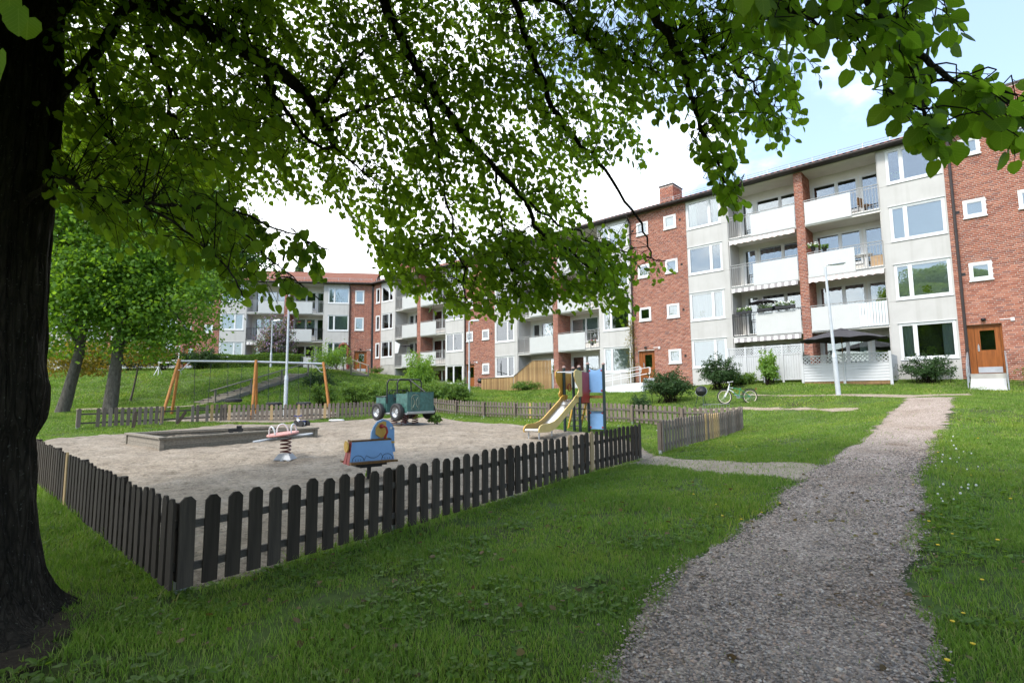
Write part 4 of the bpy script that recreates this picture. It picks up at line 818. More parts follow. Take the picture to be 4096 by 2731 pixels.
for s, m in ((1,'yellow'),(-1,'paleyellow')):
    poly = up[:-1]+[(-2.55,.44),(-2.70,.40),(-2.79,.31)]+dn[::-1]; mb = MB(); vs = []
    y0, y1 = (.228,.262) if s > 0 else (-.262,-.228); n = len(poly); mb.add([(p[0],y0,p[1]) for p in poly]+[(p[0],y1,p[1]) for p in poly], [(i,(i+1)%n,n+(i+1)%n,n+i) for i in range(n)])
    k = len(prof); ui = list(range(0, k-1))
    for yy, b in ((y0,0),(y1,n)):
        for i in range(k-2): mb.f.append((b+i, b+i+1, b+n-1-(i+1), b+n-1-i)); mb.m.append(0)
        mb.f.append(tuple([b+k-2, b+k-1, b+k, b+k+1, b+n-k, b+n-k+1])); mb.m.append(0)
    mb.build('slide_side', M_[m], sl)
    gp = [(.06,1.22),(.06,2.04),(-.36,2.09),(-.52,2.02),(-.54,1.86),(-.42,1.66),(-.24,1.52),(-.20,1.42),(-.30,1.30),(-.26,1.20)]
    MB().prism(gp, (.325 if s > 0 else -.35), (.35 if s > 0 else -.325), 'y').build('side_guard', M_[m], sl)
MB().tube([(-.44,-.35,2.01),(-.44,.35,2.01)], .019, 10).build('grab_bar', M_['galv'], sl, None, True); MB().tube([(.73,-.275,1.75),(.73,.275,1.75)], .017, 8).build('rear_bar', M_['red'], sl, None, True)
MB().box(-.05,.78,-.27,.27,1.08,1.115).build('platform', M_['seatbrown'], sl); MB().box(.05,.68,-.335,-.31,1.0,2.02).build('side_wall', M_['red'], sl)
MB().box(.06,.67,.31,.335,1.45,2.0).build('side_wall', M_['yellow'], sl)
MB().tube([(.35+.12*math.cos(2*PI*k/20),.25,1.52+.12*math.sin(2*PI*k/20)) for k in range(20)], .017, 6, closed=True).build('toy_wheel', M_['red'], sl, None, True)
tp = [(-.79,1.34),(-.325,1.34),(-.325,2.16)]+[(-.325-.465*k/8, 2.16-.07*math.sin(PI*k/8)) for k in range(1,8)]+[(-.79,2.16)]
MB().prism(tp, .715, .735, 'x').build('blue_panel', M_['blue'], sl); MB().prism([(-.79,.12),(-.325,.12),(-.325,.72),(-.79,.72)], .715, .735, 'x').build('blue_panel', M_['blue'], sl)
MB().box(.62,.86,-.83,-.28,.745,.775).build('counter', M_['greyboard'], sl); MB().box(.70,.76,-.82,-.29,1.15,1.24).build('cross_beam', M_['seatbrown'], sl)
[MB().lathe([(.0,-.012),(.03,-.008),(.03,0)], 10, 'x', (.708, Y, Z)).build('bolt_cap', M_['red'], sl) for Y in (-.345,-.77) for Z in (1.40,2.08,.18,.66)]
dv = Vector((.79,.655,0)).normalized(); pv = Vector((-dv.y, dv.x, 0))
for s in (-1,1):
    a = Vector((.70,0,1.10))+pv*.22*s; b = a+dv*1.02; b.z = -.02; MB().bar(a, b, .035, .12).build('ladder_side', M_['yellow'], sl)
for k in range(5):
    t = (k+.6)/5.4; c = Vector((.70,0,1.10))+dv*1.02*t; c.z = 1.10*(1-t); MB().bar(c-pv*.21, c+pv*.21, .13, .035).build('ladder_step', M_['greyboard'], sl)
for X, Y in ((-2.62,.17),(-2.62,-.17),(-1.5,.0)): MB().tube([(X,Y,-.2),(X,Y,.26 if X < -2 else .36)], .022, 8).build('foot', M_['galv'], sl)

# ---------------------------------------------------------------- swings
SW = [(-15.3,24.1),(-12.26,25.1),(-9.4,26.1)]; ZB = 2.55; zs = [gz(*p) for p in SW]
sw = thing('swing_set', 'long galvanised swing frame on three pairs of orange timber legs', 'swing frame', T(*SW[1], zs[1])); dr = Vector((SW[2][0]-SW[0][0], SW[2][1]-SW[0][1], 0)).normalized(); pr = Vector((-dr.y, dr.x, 0))
tops = [Vector((p[0], p[1], z+ZB)) for p, z in zip(SW, zs)]; tops[1].z = (tops[0].z+tops[2].z)/2+.03
for i in (0,1): MB().tube([tops[i], tops[i+1]], .055, 12).build('beam', M_['galv'], sw, Matrix(), True)
for i, p in enumerate(tops):
    for s in (-1,1):
        b = Vector((p.x, p.y, 0))+pr*.75*s+dr*(-.38 if i == 0 else .38 if i == 2 else 0); b.z = gz(b.x, b.y)+.05
        MB().tube([p+pr*.05*s+Vector((0,0,.08)), b], .062, 10).build('leg', M_['larch'], sw, Matrix(), True)
    if i != 1:
        q = p+dr*(.5 if i == 0 else -.5); MB().tube([p+Vector((0,0,-.42))-dr*.04*(1 if i == 0 else -1), p+dr*(.12 if i == 0 else -.12)+Vector((0,0,-.40)), p+dr*(.35 if i == 0 else -.35)+Vector((0,0,-.12)), q], .022, 8).build('brace', M_['galv'], sw, Matrix(), True)
def on_beam(t): 
    i = 0 if t < 1 else 1; return tops[i].lerp(tops[i+1], t-i)
def swing(t, kind, drop, label, tyre_r=.34):
    c = on_beam(t); th = thing('swing' if kind == 'seat' else 'tyre_swing', label, 'swing', T(c.x, c.y, c.z-drop), 'swings hanging from the swing frame'); wv = dr*.33 if kind == 'seat' else dr*.30
    for s in (-1,1):
        a = c+wv*s+Vector((0,0,-.05)); b = c+wv*s*.85+Vector((0,0,-drop+.02))
        if kind == 'seat': MB().tube([a, b], .012, 5).build('chain', M_['black'], th, Matrix())
        else:
            m = a.lerp(b, .72)
            MB().tube([a, m], .010, 5).tube([m, b+pr*.2], .008, 5).tube([m, b-pr*.2], .008, 5).build('chain', M_['darkgreen'], th, Matrix())
    if kind == 'seat': MB().bar(c-dr*.27-Vector((0,0,drop)), c+dr*.27-Vector((0,0,drop)), .2, .05).build('seat', M_['rubber'], th, Matrix())
    else: MB().lathe([(tyre_r-.16,-.07),(tyre_r-.05,-.09),(tyre_r+.02,-.06),(tyre_r+.035,0),(tyre_r+.02,.06),(tyre_r-.05,.09),(tyre_r-.16,.07)], 28, 'z').build('tyre', M_['rubber'], th, T(c.x, c.y, c.z-drop), True)
swing(.30, 'seat', 2.15, 'black flat swing seat on two long chains next to the left legs')
swing(.72, 'tyre', 1.82, 'black tyre swing on green chains just left of the middle legs')
swing(1.28, 'tyre', 2.0, 'black tyre swing hanging behind the tall grey lamp post', .33)
swing(1.72, 'tyre', 1.98, 'black tyre swing hanging nearest the right legs of the frame', .33)

# ---------------------------------------------------------------- lamp posts
def lamp(x, y, h, label, ang, thick=.055, lean=0.0):
    z = gz(x, y); th = thing('street_lamp', label, 'street lamp', T(x, y, z) @ Matrix.Rotation(lean, 4, 'Y'), 'slim lamp posts on the lawns'); c = WM[th.name]
    MB().tube([(0,0,-.1),(0,0,h*.30),(0,0,h*.305),(0,0,h)], [thick*1.45,thick*1.45,thick*.95,thick*.72], 14).build('pole', M_['polegrey'], th, None, True)
    MB().tube([(0,0,h*.29),(0,0,h*.325)], [thick*1.6,thick*1.1], 14).build('collar', M_['polegrey'], th, None, True)
    A = c @ Matrix.Rotation(ang, 4, 'Z'); MB().tube([(0,0,h-.05),(.03,0,h+.05),(.14,0,h+.10),(.25,0,h+.11)], .028, 8).build('arm', M_['polegrey'], th, A, True)
    hd = MB().add([(.12,-.10,h+.06),(.72,-.12,h+.10),(.72,.12,h+.10),(.12,.10,h+.06),(.16,-.06,h+.15),(.60,-.07,h+.19),(.60,.07,h+.19),(.16,.06,h+.15)], [(0,1,2,3),(4,5,6,7),(0,1,5,4),(1,2,6,5),(2,3,7,6),(3,0,4,7)]).build('lamp_head', M_['polegrey'], th, A)
    MB().box(.2,.66,-.08,.08,h+.045,h+.085).build('lamp_glass', M_['blind'], hd, A)
lamp(-10.85, 25.25, 6.3, 'tall grey lamp post rising from the fence behind the sandbox', PI, .062)
lamp(-20.25, 44.0, 3.9, 'short white lamp post on the upper lawn beside the lilac', 0.0, .06)
lamp(-2.98, 36.3, 5.0, 'grey lamp post in front of the middle brick stairwell', 0.0, .055)
lamp(12.35, 20.0, 4.95, 'leaning pale lamp post on the lawn in front of the white patio screens', -.25, .06, -.035)

# ---------------------------------------------------------------- bicycle, stand and barbecues
bz = gz(9.4, 22.0); bk = thing('bicycle', 'green and white child bicycle parked at a low rack on the lawn', 'bicycle', T(9.36, 22.0, bz+.01, PI-.03))
FW, RW, WR = (.52,0,.30), (-.53,0,.30), .285
def wheel(c, nm):
    MW = WM[bk.name] @ Matrix.Translation(c); w = MB().tube([(WR*math.cos(2*PI*k/36),0,WR*math.sin(2*PI*k/36)) for k in range(36)], .024, 8, closed=True).build(nm, M_['rubber'], bk, MW, True)
    MB().tube([((WR-.032)*math.cos(2*PI*k/36),0,(WR-.032)*math.sin(2*PI*k/36)) for k in range(36)], .014, 6, closed=True).build('rim', simple('cream_rim',(0.70,0.62,0.48),0.5), w, MW, True)
    spk = MB(); [spk.tube([(0,.02*(-1)**k,0),((WR-.03)*math.cos(2*PI*k/18),0,(WR-.03)*math.sin(2*PI*k/18))], .002, 3) for k in range(18)]; spk.lathe([(.02,-.04),(.02,.04)], 8, 'y'); spk.build('spokes', M_['galv'], w, MW)
wheel(FW, 'wheel'); wheel(RW, 'wheel')
GRN = simple('bike_green',(0.02,0.23,0.11),0.3)
MB().tube([(.33,0,.70),(-.15,0,.60)], .017, 8).tube([(.33,0,.62),(-.06,0,.32)], .022, 8).tube([(-.15,0,.66),(-.06,0,.32)], .016, 8).tube([(-.14,0,.60),(-.53,.05,.30)], .010, 6).tube([(-.14,0,.60),(-.53,-.05,.30)], .010, 6).tube([(-.06,.03,.31),(-.53,.05,.30)], .010, 6).tube([(-.06,-.03,.31),(-.53,-.05,.30)], .010, 6).build('frame', GRN, bk, None, True)
MB().tube([(.32,0,.74),(.36,0,.60)], .024, 8).tube([(.34,0,.69),(.16,0,.665)], .019, 8).tube([(.34,0,.62),(.14,0,.475)], .024, 8).tube([(.37,.05,.58),(.52,.05,.30)], .020, 8).tube([(.37,-.05,.58),(.52,-.05,.30)], .020, 8).tube([(.37,-.06,.58),(.37,.06,.58)], .02, 8).build('fork', M_['white'], bk, None, True)
MB().tube([(.32,0,.74),(.29,0,.84),(.34,0,.90)], .014, 6).tube([(.24,-.27,.93),(.33,-.12,.91),(.34,0,.90),(.33,.12,.91),(.24,.27,.93)], .012, 6).build('handlebar', M_['white'], bk, None, True)
MB().add([(-.30,-.07,.74),(-.30,.07,.74),(.0,.02,.74),(.0,-.02,.74),(-.30,-.06,.70),(-.30,.06,.70),(.0,.015,.715),(.0,-.015,.715)], [(0,1,2,3),(4,5,6,7),(0,1,5,4),(1,2,6,5),(2,3,7,6),(3,0,4,7)]).tube([(-.16,0,.64),(-.17,0,.71)], .012, 6).build('saddle', M_['black'], bk)
MB().tube([(-.16,0,.62),(-.45,.06,.63),(-.78,.06,.63)], .007, 5).tube([(-.16,0,.62),(-.45,-.06,.63),(-.78,-.06,.63)], .007, 5).tube([(-.72,0,.63),(-.53,.05,.30)], .006, 5).build('carrier', M_['black'], bk); MB().box(-.80,-.77,-.04,.04,.60,.65).build('rear_reflector', M_['red'], bk)
MB().tube([(RW[0]+.34*math.cos(R(a)),0,.30+.34*math.sin(R(a))) for a in range(-10,135,12)], .016, 6).build('mudguard', M_['black'], bk, None, True)
MB().lathe([(.0,-.045),(.08,-.045),(.08,-.035),(0,-.035)], 18, 'y', (-.06,0,.31)).tube([(-.06,-.06,.31),(-.25,-.07,.25)], .010, 6).tube([(-.06,.06,.31),(.11,.07,.36)], .010, 6).box(-.32,-.22,-.14,-.06,.23,.26).box(.06,.17,.06,.14,.35,.38).build('pedals', M_['galv'], bk)
rz_ = gz(8.35, 21.7); rk = thing('bicycle_rack', 'low grey wire bicycle rack under the front wheel of the child bicycle', 'bicycle rack', T(8.35, 21.7, rz_, .03))
q = MB(); q.tube([(-.55,0,0),(-.55,0,.2),(.55,0,.22),(.55,0,0)], .012, 6).tube([(-.55,.35,0.02),(.55,.35,0.02)], .012, 6).tube([(-.55,0,0.02),(-.55,.35,.02)], .012, 6).tube([(.55,0,0.02),(.55,.35,.02)], .012, 6); q.build('rack_frame', M_['railgrey'], rk)
for k in range(9): MB().tube([(-.45+.11*k,0,.2),(-.45+.11*k,0,.02),(-.45+.11*k,.35,.02)], .006, 4).build('rack_bar', M_['railgrey'], rk)
def kettle(x, y, label, tilt):
    z = gz(x, y); k = thing('kettle_barbecue', label, 'barbecue', T(x, y, z)); c = WM[k.name]
    lid = c @ Matrix.Translation((0,0,.66)) @ Matrix.Rotation(tilt, 4, 'X') @ Matrix.Rotation(-.5 if tilt else 0, 4, 'Y')
    l = MB().lathe([(.235,0),(.225,.07),(.18,.14),(.10,.19),(0,.20)], 24).build('lid', M_['black'], k, lid, True); MB().tube([(-.06,0,.19),(-.06,0,.24),(.06,0,.24),(.06,0,.19)], .010, 6).build('lid_handle', M_['black'], l, lid, True)
    MB().tube([(.238*math.cos(2*PI*i/28),.238*math.sin(2*PI*i/28),0) for i in range(28)], .008, 6, closed=True).build('lid_rim', M_['galv'], l, lid, True)
    MB().lathe([(0,.44),(.10,.455),(.19,.52),(.23,.62),(.235,.65)], 24).build('bowl', M_['black'], k, None, True)
    for a in (0.5, 2.6, 4.7): MB().tube([(.14*math.cos(a),.14*math.sin(a),.48),(.27*math.cos(a),.27*math.sin(a),0)], .013, 6).build('leg', M_['darkgreen'], k)
kettle(8.05, 22.5, 'black kettle barbecue with its shiny lid tipped up beside the bicycle', 1.0)
pk = F1 @ Vector((-30.3, -.75, 0)); kettle(pk.x, pk.y, 'small black kettle barbecue against the brick wall by the middle entrance', 0.0)
# ---------------------------------------------------------------- things fixed to or standing by the houses
def fp(F, s, y, z=0.0): return F @ Vector((s, y, z))
def awning(F, s0, s1, z, h, mat, wavy, label):
    a = thing('awning', label, 'awning', F @ Matrix.Translation((s0, 0, z)), 'rolled awnings on the balconies'); n = 60; mb = MB(); W = s1-s0; vs = []
    for i in range(n+1):
        x = W*i/n; zb = -h+(0.05*abs(math.sin(PI*x/.34)) if wavy else 0); yy = -.13+(.012*math.sin(x*9) if wavy else 0); vs += [(x,-.11,0),(x,yy-.02,zb),(x,yy,zb),(x,-.09,0)]
    mb.add(vs, [(4*i+k, 4*i+4+k, 4*i+4+(k+1) % 4, 4*i+(k+1) % 4) for i in range(n) for k in range(4)]); mb.build('valance', M_[mat], a); MB().tube([(0,-.08,.02),(W,-.08,.02)], .035, 8).build('roller', M_['railgrey'], a, None, True)
awning(F1, -10.65, -7.3, 10.02, .24, 'awn_pink', True, 'pale scalloped awning rolled under the top balcony left of the brick pier')
awning(F1, -10.65, -7.3, 7.30, .21, 'awn_grey', False, 'grey striped awning edge under the second highest balcony left of the brick pier')
awning(F1, -10.65, -7.3, 4.52, .21, 'awn_grey', False, 'grey striped awning edge just above the tall white lattice screen')
awning(F1, -6.8, -3.65, 7.29, .24, 'awn_pink', True, 'pinkish scalloped awning right of the brick pier, behind the lamp head')
awning(F2, -17.7, -14.45, 6.85, .24, 'awn_grey', False, 'striped awning edge behind the lilac on the far block')
def lattice(mb, s0, s1, z0, z1, y, pitch, w):
    """diagonal slats clipped to the rectangle"""
    H = z1-z0
    for sg in (1, -1):
        c = -H
        while c < (s1-s0)+H:
            p = [(c, 0), (c+H, H)] if sg > 0 else [(c, H), (c+H, 0)]; (xa, za), (xb, zb) = p; L0 = s1-s0
            ta, tb = max(0, -xa/H), min(1, (L0-xa)/H)
            if tb-ta > .08: mb.bar((s0+xa+ta*H, y+(.006 if sg > 0 else -.006), z0+za+ta*(zb-za)), (s0+xa+tb*H, y+(.006 if sg > 0 else -.006), z0+za+tb*(zb-za)), .012, w, up=(0,1,0)) if False else mb.bar((s0+xa+ta*H, y+(.006 if sg > 0 else -.006), z0+za+ta*(zb-za)), (s0+xa+tb*H, y+(.006 if sg > 0 else -.006), z0+za+tb*(zb-za)), w, .012, up=(0,1,0))
            c += pitch
WW = M_['whitewood']
sc1 = thing('patio_screen', 'tall white screen of vertical boards topped with lattice panels left of the brick pier', 'garden screen', F1 @ Matrix.Translation((-8.8, -1.5, 2.1)), 'white patio screens'); y = -1.5
for i in range(5):
    s = -10.5+.88*i; MB().box(s-.045, s+.045, y-.05, y+.045, 1.95, 3.92).build('post', WW, sc1, F1)
for i in range(4):
    a, b = -10.5+.88*i+.047, -10.5+.88*(i+1)-.047; f = MB(); f.box(a, b, y-.03, y+.03, 3.84, 3.90); f.box(a, b, y-.03, y+.03, 3.42, 3.47); f.box(a, b, y-.03, y+.03, 2.18, 2.24); f.build('frame', WW, sc1, F1)
    lt = MB(); lattice(lt, a, b, 3.47, 3.84, y, .125, .032); lt.build('lattice', WW, sc1, F1)
    for k in range(7): u = (b-a)/7; MB().box(a+u*k+.004, a+u*(k+1)-.004, y-.012, y+.012, 2.24, 3.42).build('board', WW, sc1, F1)
sd = MB(); sd.box(-6.99, -6.95, -1.45, -.15, 2.1, 3.4); lt = MB()
sd.build('side_panel', M_['concrete'], sc1, F1)
sc2 = thing('patio_screen', 'lower white screen of horizontal boards with lattice top under the big black parasol', 'garden screen', F1 @ Matrix.Translation((-5.2, -2.1, 2.0)), 'white patio screens'); y = -2.05
for s in (-6.86, -5.17, -3.44): MB().box(s-.05, s+.05, y-.05, y+.05, 1.75, 3.32).build('post', WW, sc2, F1)
for a, b in ((-6.81,-5.22),(-5.12,-3.49)):
    f = MB(); f.box(a, b, y-.03, y+.03, 3.22, 3.27); f.box(a, b, y-.03, y+.03, 2.83, 2.88); f.build('frame', WW, sc2, F1); lt = MB(); lattice(lt, a, b, 2.88, 3.22, y, .17, .036); lt.build('lattice', WW, sc2, F1)
    for k in range(6): z = 2.06+.128*k; MB().add([(a,y-.03,z),(b,y-.03,z),(b,y+.01,z),(a,y+.01,z),(a,y-.008,z+.124),(b,y-.008,z+.124),(b,y+.012,z+.124),(a,y+.012,z+.124)], [(0,1,2,3),(4,5,6,7),(0,1,5,4),(1,2,6,5),(2,3,7,6),(3,0,4,7)]).build('board', WW, sc2, F1)
MB().box(-6.8,-3.5,y-.02,y+.02,1.90,2.04).build('base_board', M_['slat'], sc2, F1)
for k in range(6): z = 2.06+.19*k; MB().box(-3.46,-3.43,y+.06,-.05,z,z+.185).build('board', WW, sc2, F1)
# brown slatted terrace fence of the middle part
tf = thing('terrace_fence', 'brown slatted terrace fence that steps up beside the brick pier, behind the slide', 'fence', F1 @ Matrix.Translation((-27, -1.2, 1.9)))
def slats(p0, p1, ztops, zb, n):
    a, b = fp(F1, *p0), fp(F1, *p1); d = (b-a); Ls = d.length; ang = math.atan2(d.y, d.x); w = Ls/n
    for i in range(n):
        t = (i+.5)/n; zt = float(np.interp(t, [q[0] for q in ztops], [q[1] for q in ztops])); p = a.lerp(b, t)
        MB().box(-w*.46, w*.46, -.012, .012, zb-.2, zt).build('slat', M_['slat'], tf, T(p.x, p.y, 0, ang) @ Matrix.Translation((0, -.004*(i % 2), 0)))
    for (t0, z0), (t1, z1) in zip(ztops[:-1], ztops[1:]):
        p, q = a.lerp(b, t0), a.lerp(b, t1); MB().bar((p.x, p.y, z0+.02), (q.x, q.y, z1+.02), .11, .035).build('cap_rail', M_['greyboard'], tf, Matrix())
slats((-29.6,-1.3), (-26.2,-1.3), [(0,2.83),(1,2.86)], 1.95, 34)
slats((-26.15,-1.32), (-23.55,-.15), [(0,2.9),(.5,4.02),(1,4.02)], 1.95, 26)
# ramps with rails
def handrail_loop(mb, pts, h, r=.022):
    a, b = Vector(pts[0]), Vector(pts[-1]); u = Vector((0,0,1)); d = (b-a).normalized(); o = d*.12
    lp = [a+u*(h*.97)-o, a+u*h, b+u*h, b+u*h+o*.6-u*.05, b+u*(h*.62)+o*.6, b+u*(h*.6), a+u*(h*.6), a+u*(h*.62)-o]
    mb.tube(lp, r, 8, closed=True)
    n = len(pts)
    for p in pts: mb.tube([Vector(p)+u*-.05, Vector(p)+u*h], r*.9, 8)
rp1 = thing('entrance_ramp', 'pale ramp with white tube handrails leading along the wall to the left brick entrance', 'ramp', F1 @ Matrix.Translation((-17.5, -1, 1.7)))
for y in (-1.75, -.62):
    mb = MB(); handrail_loop(mb, [fp(F1,-19.6,y,1.72), fp(F1,-18.2,y,1.93), fp(F1,-16.9,y,2.12), fp(F1,-15.6,y,2.24)], .92); mb.build('handrail', M_['white'], rp1, Matrix(), True)
mb = MB(); mb.add([fp(F1,s,y,z) for s, z in ((-19.9,1.70),(-16.9,2.14),(-15.4,2.22)) for y in (-1.85,-.52)]+[fp(F1,s,y,1.4) for s in (-19.9,-16.9,-15.4) for y in (-1.85,-.52)], [(0,1,3,2),(2,3,5,4),(0,2,8,6),(2,4,10,8),(4,5,11,10),(1,3,9,7),(0,1,7,6)]); mb.build('ramp_deck', M_['blind'], rp1, Matrix())
rp2 = thing('entrance_ramp', 'worn white slatted ramp with two metal rails up to the wooden door on the right', 'ramp', F1 @ Matrix.Translation((-.38, -1.2, 1.7)))
yb = -2.35; 
for k in range(26):
    t0, t1 = k/26, (k+.82)/26; q = lambda t: (-.25+(yb+.25)*t, 2.25-(2.25-1.62)*t)
    (ya, za), (yc, zc) = q(t0), q(t1); MB().add([(-.93,ya,za),(.13,ya,za),(.13,yc,zc),(-.93,yc,zc),(-.93,ya,za-.05),(.13,ya,za-.05),(.13,yc,zc-.05),(-.93,yc,zc-.05)], [(0,1,2,3),(4,5,6,7),(0,1,5,4),(1,2,6,5),(2,3,7,6),(3,0,4,7)]).build('deck_slat', M_['panelwhite'], rp2, F1)
MB().box(-.90,.10,-2.2,-.3,1.45,1.60).build('ramp_base', M_['concrete'], rp2, F1)
for s in (-.98, .18):
    mb = MB(); handrail_loop(mb, [fp(F1,s,yb+.1,1.60), fp(F1,s,-1.3,1.95), fp(F1,s,-.35,2.22)], .95, .024); mb.build('handrail', M_['galv'], rp2, Matrix(), True)
# timber hill stairs
def stairs(name, label, p0, p1, w, n, rail_sides, hh=.85):
    a, b = Vector(p0), Vector(p1); d = b-a; hd = Vector((d.x, d.y, 0)); ang = math.atan2(d.y, d.x); st = thing(name, label, 'outdoor stairs', T(a.x, a.y, a.z)); run = hd.length/n; rise = d.z/n; nv = Vector((-hd.y, hd.x, 0)).normalized()
    for i in range(n):
        c = a+hd*((i+.5)/n); z = a.z+rise*(i+1); MB().box(-run*.62, run*.5, -w/2, w/2, z-.05, z).build('tread', M_['steptread'], st, T(c.x, c.y, 0, ang)); MB().box(-run*.5-.02, -run*.5+.02, -w/2+.02, w/2-.02, z-rise-.06, z-.05).build('riser', M_['steptread'], st, T(c.x, c.y, 0, ang))
    for s in (-1, 1):
        o = nv*(w/2+.03)*s; MB().bar(a+o+Vector((0,0,-.02)), b+o+Vector((0,0,-.02)), .06, .26).build('stringer', M_['greyboard'], st, Matrix())
    for s in rail_sides:
        o = nv*(w/2+.1)*s; m = max(2, int(hd.length/2.2))
        for i in range(m+1): p = a+d*(i/m)+o; MB().box(-.05,.05,-.05,.05,-.3,hh).build('rail_post', M_['greyboard'], st, T(p.x, p.y, p.z, ang))
        MB().bar(a+o+Vector((0,0,hh+.03))-d*.04, b+o+Vector((0,0,hh+.03))+d*.02, .12, .06).build('handrail', M_['greyboard'], st, Matrix())
    return st
q0 = (-19.6, 33.6); q1 = (-16.95, 41.8)
stairs('hill_stairs', 'grey timber steps with one handrail climbing the grass bank behind the swings', (*q0, gz(*q0)+.02), (*q1, gz(*q1)+.1), 1.5, 14, (-1,))
q0 = (-12.95, 44.6); q1 = (-15.2, 47.6)
stairs('hill_stairs', 'short dark steps between two wooden handrails below the corner entrance', (*q0, gz(*q0)+.02), (*q1, gz(*q1)+.15), 1.3, 7, (-1, 1))
# carpet rack and posts at the far left
cr_ = thing('carpet_rack', 'white tube carpet beating rack on the upper lawn beyond the trees', 'carpet rack', T(-26.2, 40, gz(-26.2, 40))); h0 = 0
for dx in (-.75, .75): MB().tube([(dx,0,0),(dx,0,2.2 if dx < 0 else 2.5)], .04, 8).build('post', M_['white'], cr_); MB().tube([(dx,-.5,0),(dx,0,.7),(dx,.5,0)], .025, 6).build('foot_brace', M_['white'], cr_)
for z, y in ((.95,-.25),(1.15,.25),(.95,.0)): MB().tube([(-.75,y,z),(.75,y,z)], .028, 8).build('bar', M_['white'], cr_)
# parasols
def parasol(x, y, z, h, r, drop, n, label, tilt=0.0, cat='parasol'):
    p = thing('parasol', label, cat, T(x, y, z) @ Matrix.Rotation(tilt, 4, 'Y')); vs = [(0,0,h)]; m = 4*n
    for q in (.35, .7, 1.0):
        for k in range(m):
            a = 2*PI*k/m; sag = .035*r*(1-abs(math.cos(a*n/2)))*q; vs.append((r*q*math.cos(a), r*q*math.sin(a), h-drop*q**1.15-sag))
    fs = [(0,1+k,1+(k+1)%m) for k in range(m)]+[(1+j*m+k,1+(j+1)*m+k,1+(j+1)*m+(k+1)%m,1+j*m+(k+1)%m) for j in (0,1) for k in range(m)]
    MB().add(vs, fs).build('canopy', M_['parasol'], p); MB().tube([(0,0,0),(0,0,h+.05)], .022, 8).build('pole', M_['seatbrown'] if r > 1 else M_['galv'], p)
    for k in range(n): a = 2*PI*k/n; MB().tube([(0,0,h-.04),(r*.99*math.cos(a),r*.99*math.sin(a),h-drop-.015)], .008, 4).build('rib', M_['black'], p)
    if r > 1: MB().lathe([(0,h+.06),(.26,h-.02),(.34,h-.07)], 16).build('vent_cap', M_['parasol'], p)
M_['parasol'] = simple('charcoal_canvas', (0.050,0.047,0.052), 0.85, 0, 0.15, 3)
parasol(14.95, 23.7, 1.95, 2.45, 1.72, .46, 8, 'big open black parasol over the white patio screen')
pp = fp(F1, -9.15, .25); parasol(pp.x, pp.y, 4.76, 1.85, .72, .20, 8, 'small black parasol standing on the flower decked balcony')
pp = fp(F3, -8.1, .35); parasol(pp.x, pp.y, 4.4, 1.95, .62, .12, 8, 'tiny dark parasol on the balcony with a draped white cloth near the corner')
# leaf cards
def cards(P, size, up=0.0, rng=RNG):
    n = len(P); s = (size*rng.uniform(.7, 1.25, n))[:, None]; a = rng.normal(size=(n,3)); a /= np.linalg.norm(a, axis=1)[:, None]; b = rng.normal(size=(n,3)); b[:, 2] += up; b -= a*(a*b).sum(1)[:, None]; b /= np.linalg.norm(b, axis=1)[:, None]+1e-9
    V = np.stack([P-a*s*.5, P+b*s*.32, P+a*s*.5, P-b*s*.32], 1).reshape(-1,3); return V, np.arange(4*n).reshape(-1,4)
def flowers(name, label, cat, F, s0, s1, y, z, petal, n=26, trough=True, grp=None):
    c = fp(F, (s0+s1)/2, y, z); t = thing(name, label, cat, F @ Matrix.Translation(((s0+s1)/2, y, z)), grp); W = s1-s0
    if trough: MB().box(-W/2, W/2, -.08, .08, 0, .15).build('trough', M_['black'], t)
    else: MB().lathe([(.08,0),(.12,.2),(.13,.22),(.11,.21)], 14).build('pot', M_['black'], t, None, True)
    P = np.stack([RNG.uniform(-W/2, W/2, 160), RNG.normal(0,.07,160), .2+RNG.uniform(-.06,.14,160)], 1); V, Fq = cards(P, .09); mobj('leaves', npmesh('leaves', V, Fq, M_['leaf_shrub']), t, None, 'stuff')
    mb = MB()
    for _ in range(n): r = random.uniform(.03,.05); mb.lathe([(0,-r*.6),(r,-.1*r),(r*.8,r*.5),(0,r*.8)], 6, 'z', (random.uniform(-W/2,W/2), random.gauss(-.02,.06), .30+random.uniform(-.05,.10)))
    mb.build('blossoms', M_[petal], t, None, False, 'stuff')
flowers('flower_box', 'flower box of white blooms on the open bars below the small black parasol', 'flower box', F1, -10.45, -9.65, -.12, 5.86, 'flower_white', 18)
flowers('flower_box', 'flower box of white blooms in the middle of the balcony with the small parasol', 'flower box', F1, -9.35, -8.6, -.12, 5.90, 'flower_white', 16)
flowers('flower_box', 'flower box of white blooms at the brick pier end of the parasol balcony', 'flower box', F1, -8.45, -7.5, -.12, 5.92, 'flower_white', 22)
flowers('flower_pot', 'pot of white flowers on the balcony rail just right of the brick pier', 'flower pot', F1, -6.75, -6.3, -.02, 8.72, 'flower_white', 20, False)
flowers('flower_pot', 'dark pot with small green plant beside the pot of white flowers', 'flower pot', F1, -6.2, -5.85, .0, 8.60, 'leaf_shrub', 4, False)
flowers('flower_pot', 'pot of red flowers behind black bars on the middle balcony above the slide', 'flower pot', F1, -20.5, -19.9, .15, 4.85, 'flower_red', 16, False)
for s, z, lb in ((-13.0, 8.55, 'hanging basket of flowers left of the lamp post on the far block'), (-12.0, 8.6, 'hanging basket of flowers right of the lamp post on the far block')): flowers('hanging_basket', lb, 'hanging basket', F2, s-.2, s+.2, .2, z, 'flower_red', 8, False, 'hanging baskets on the far block')
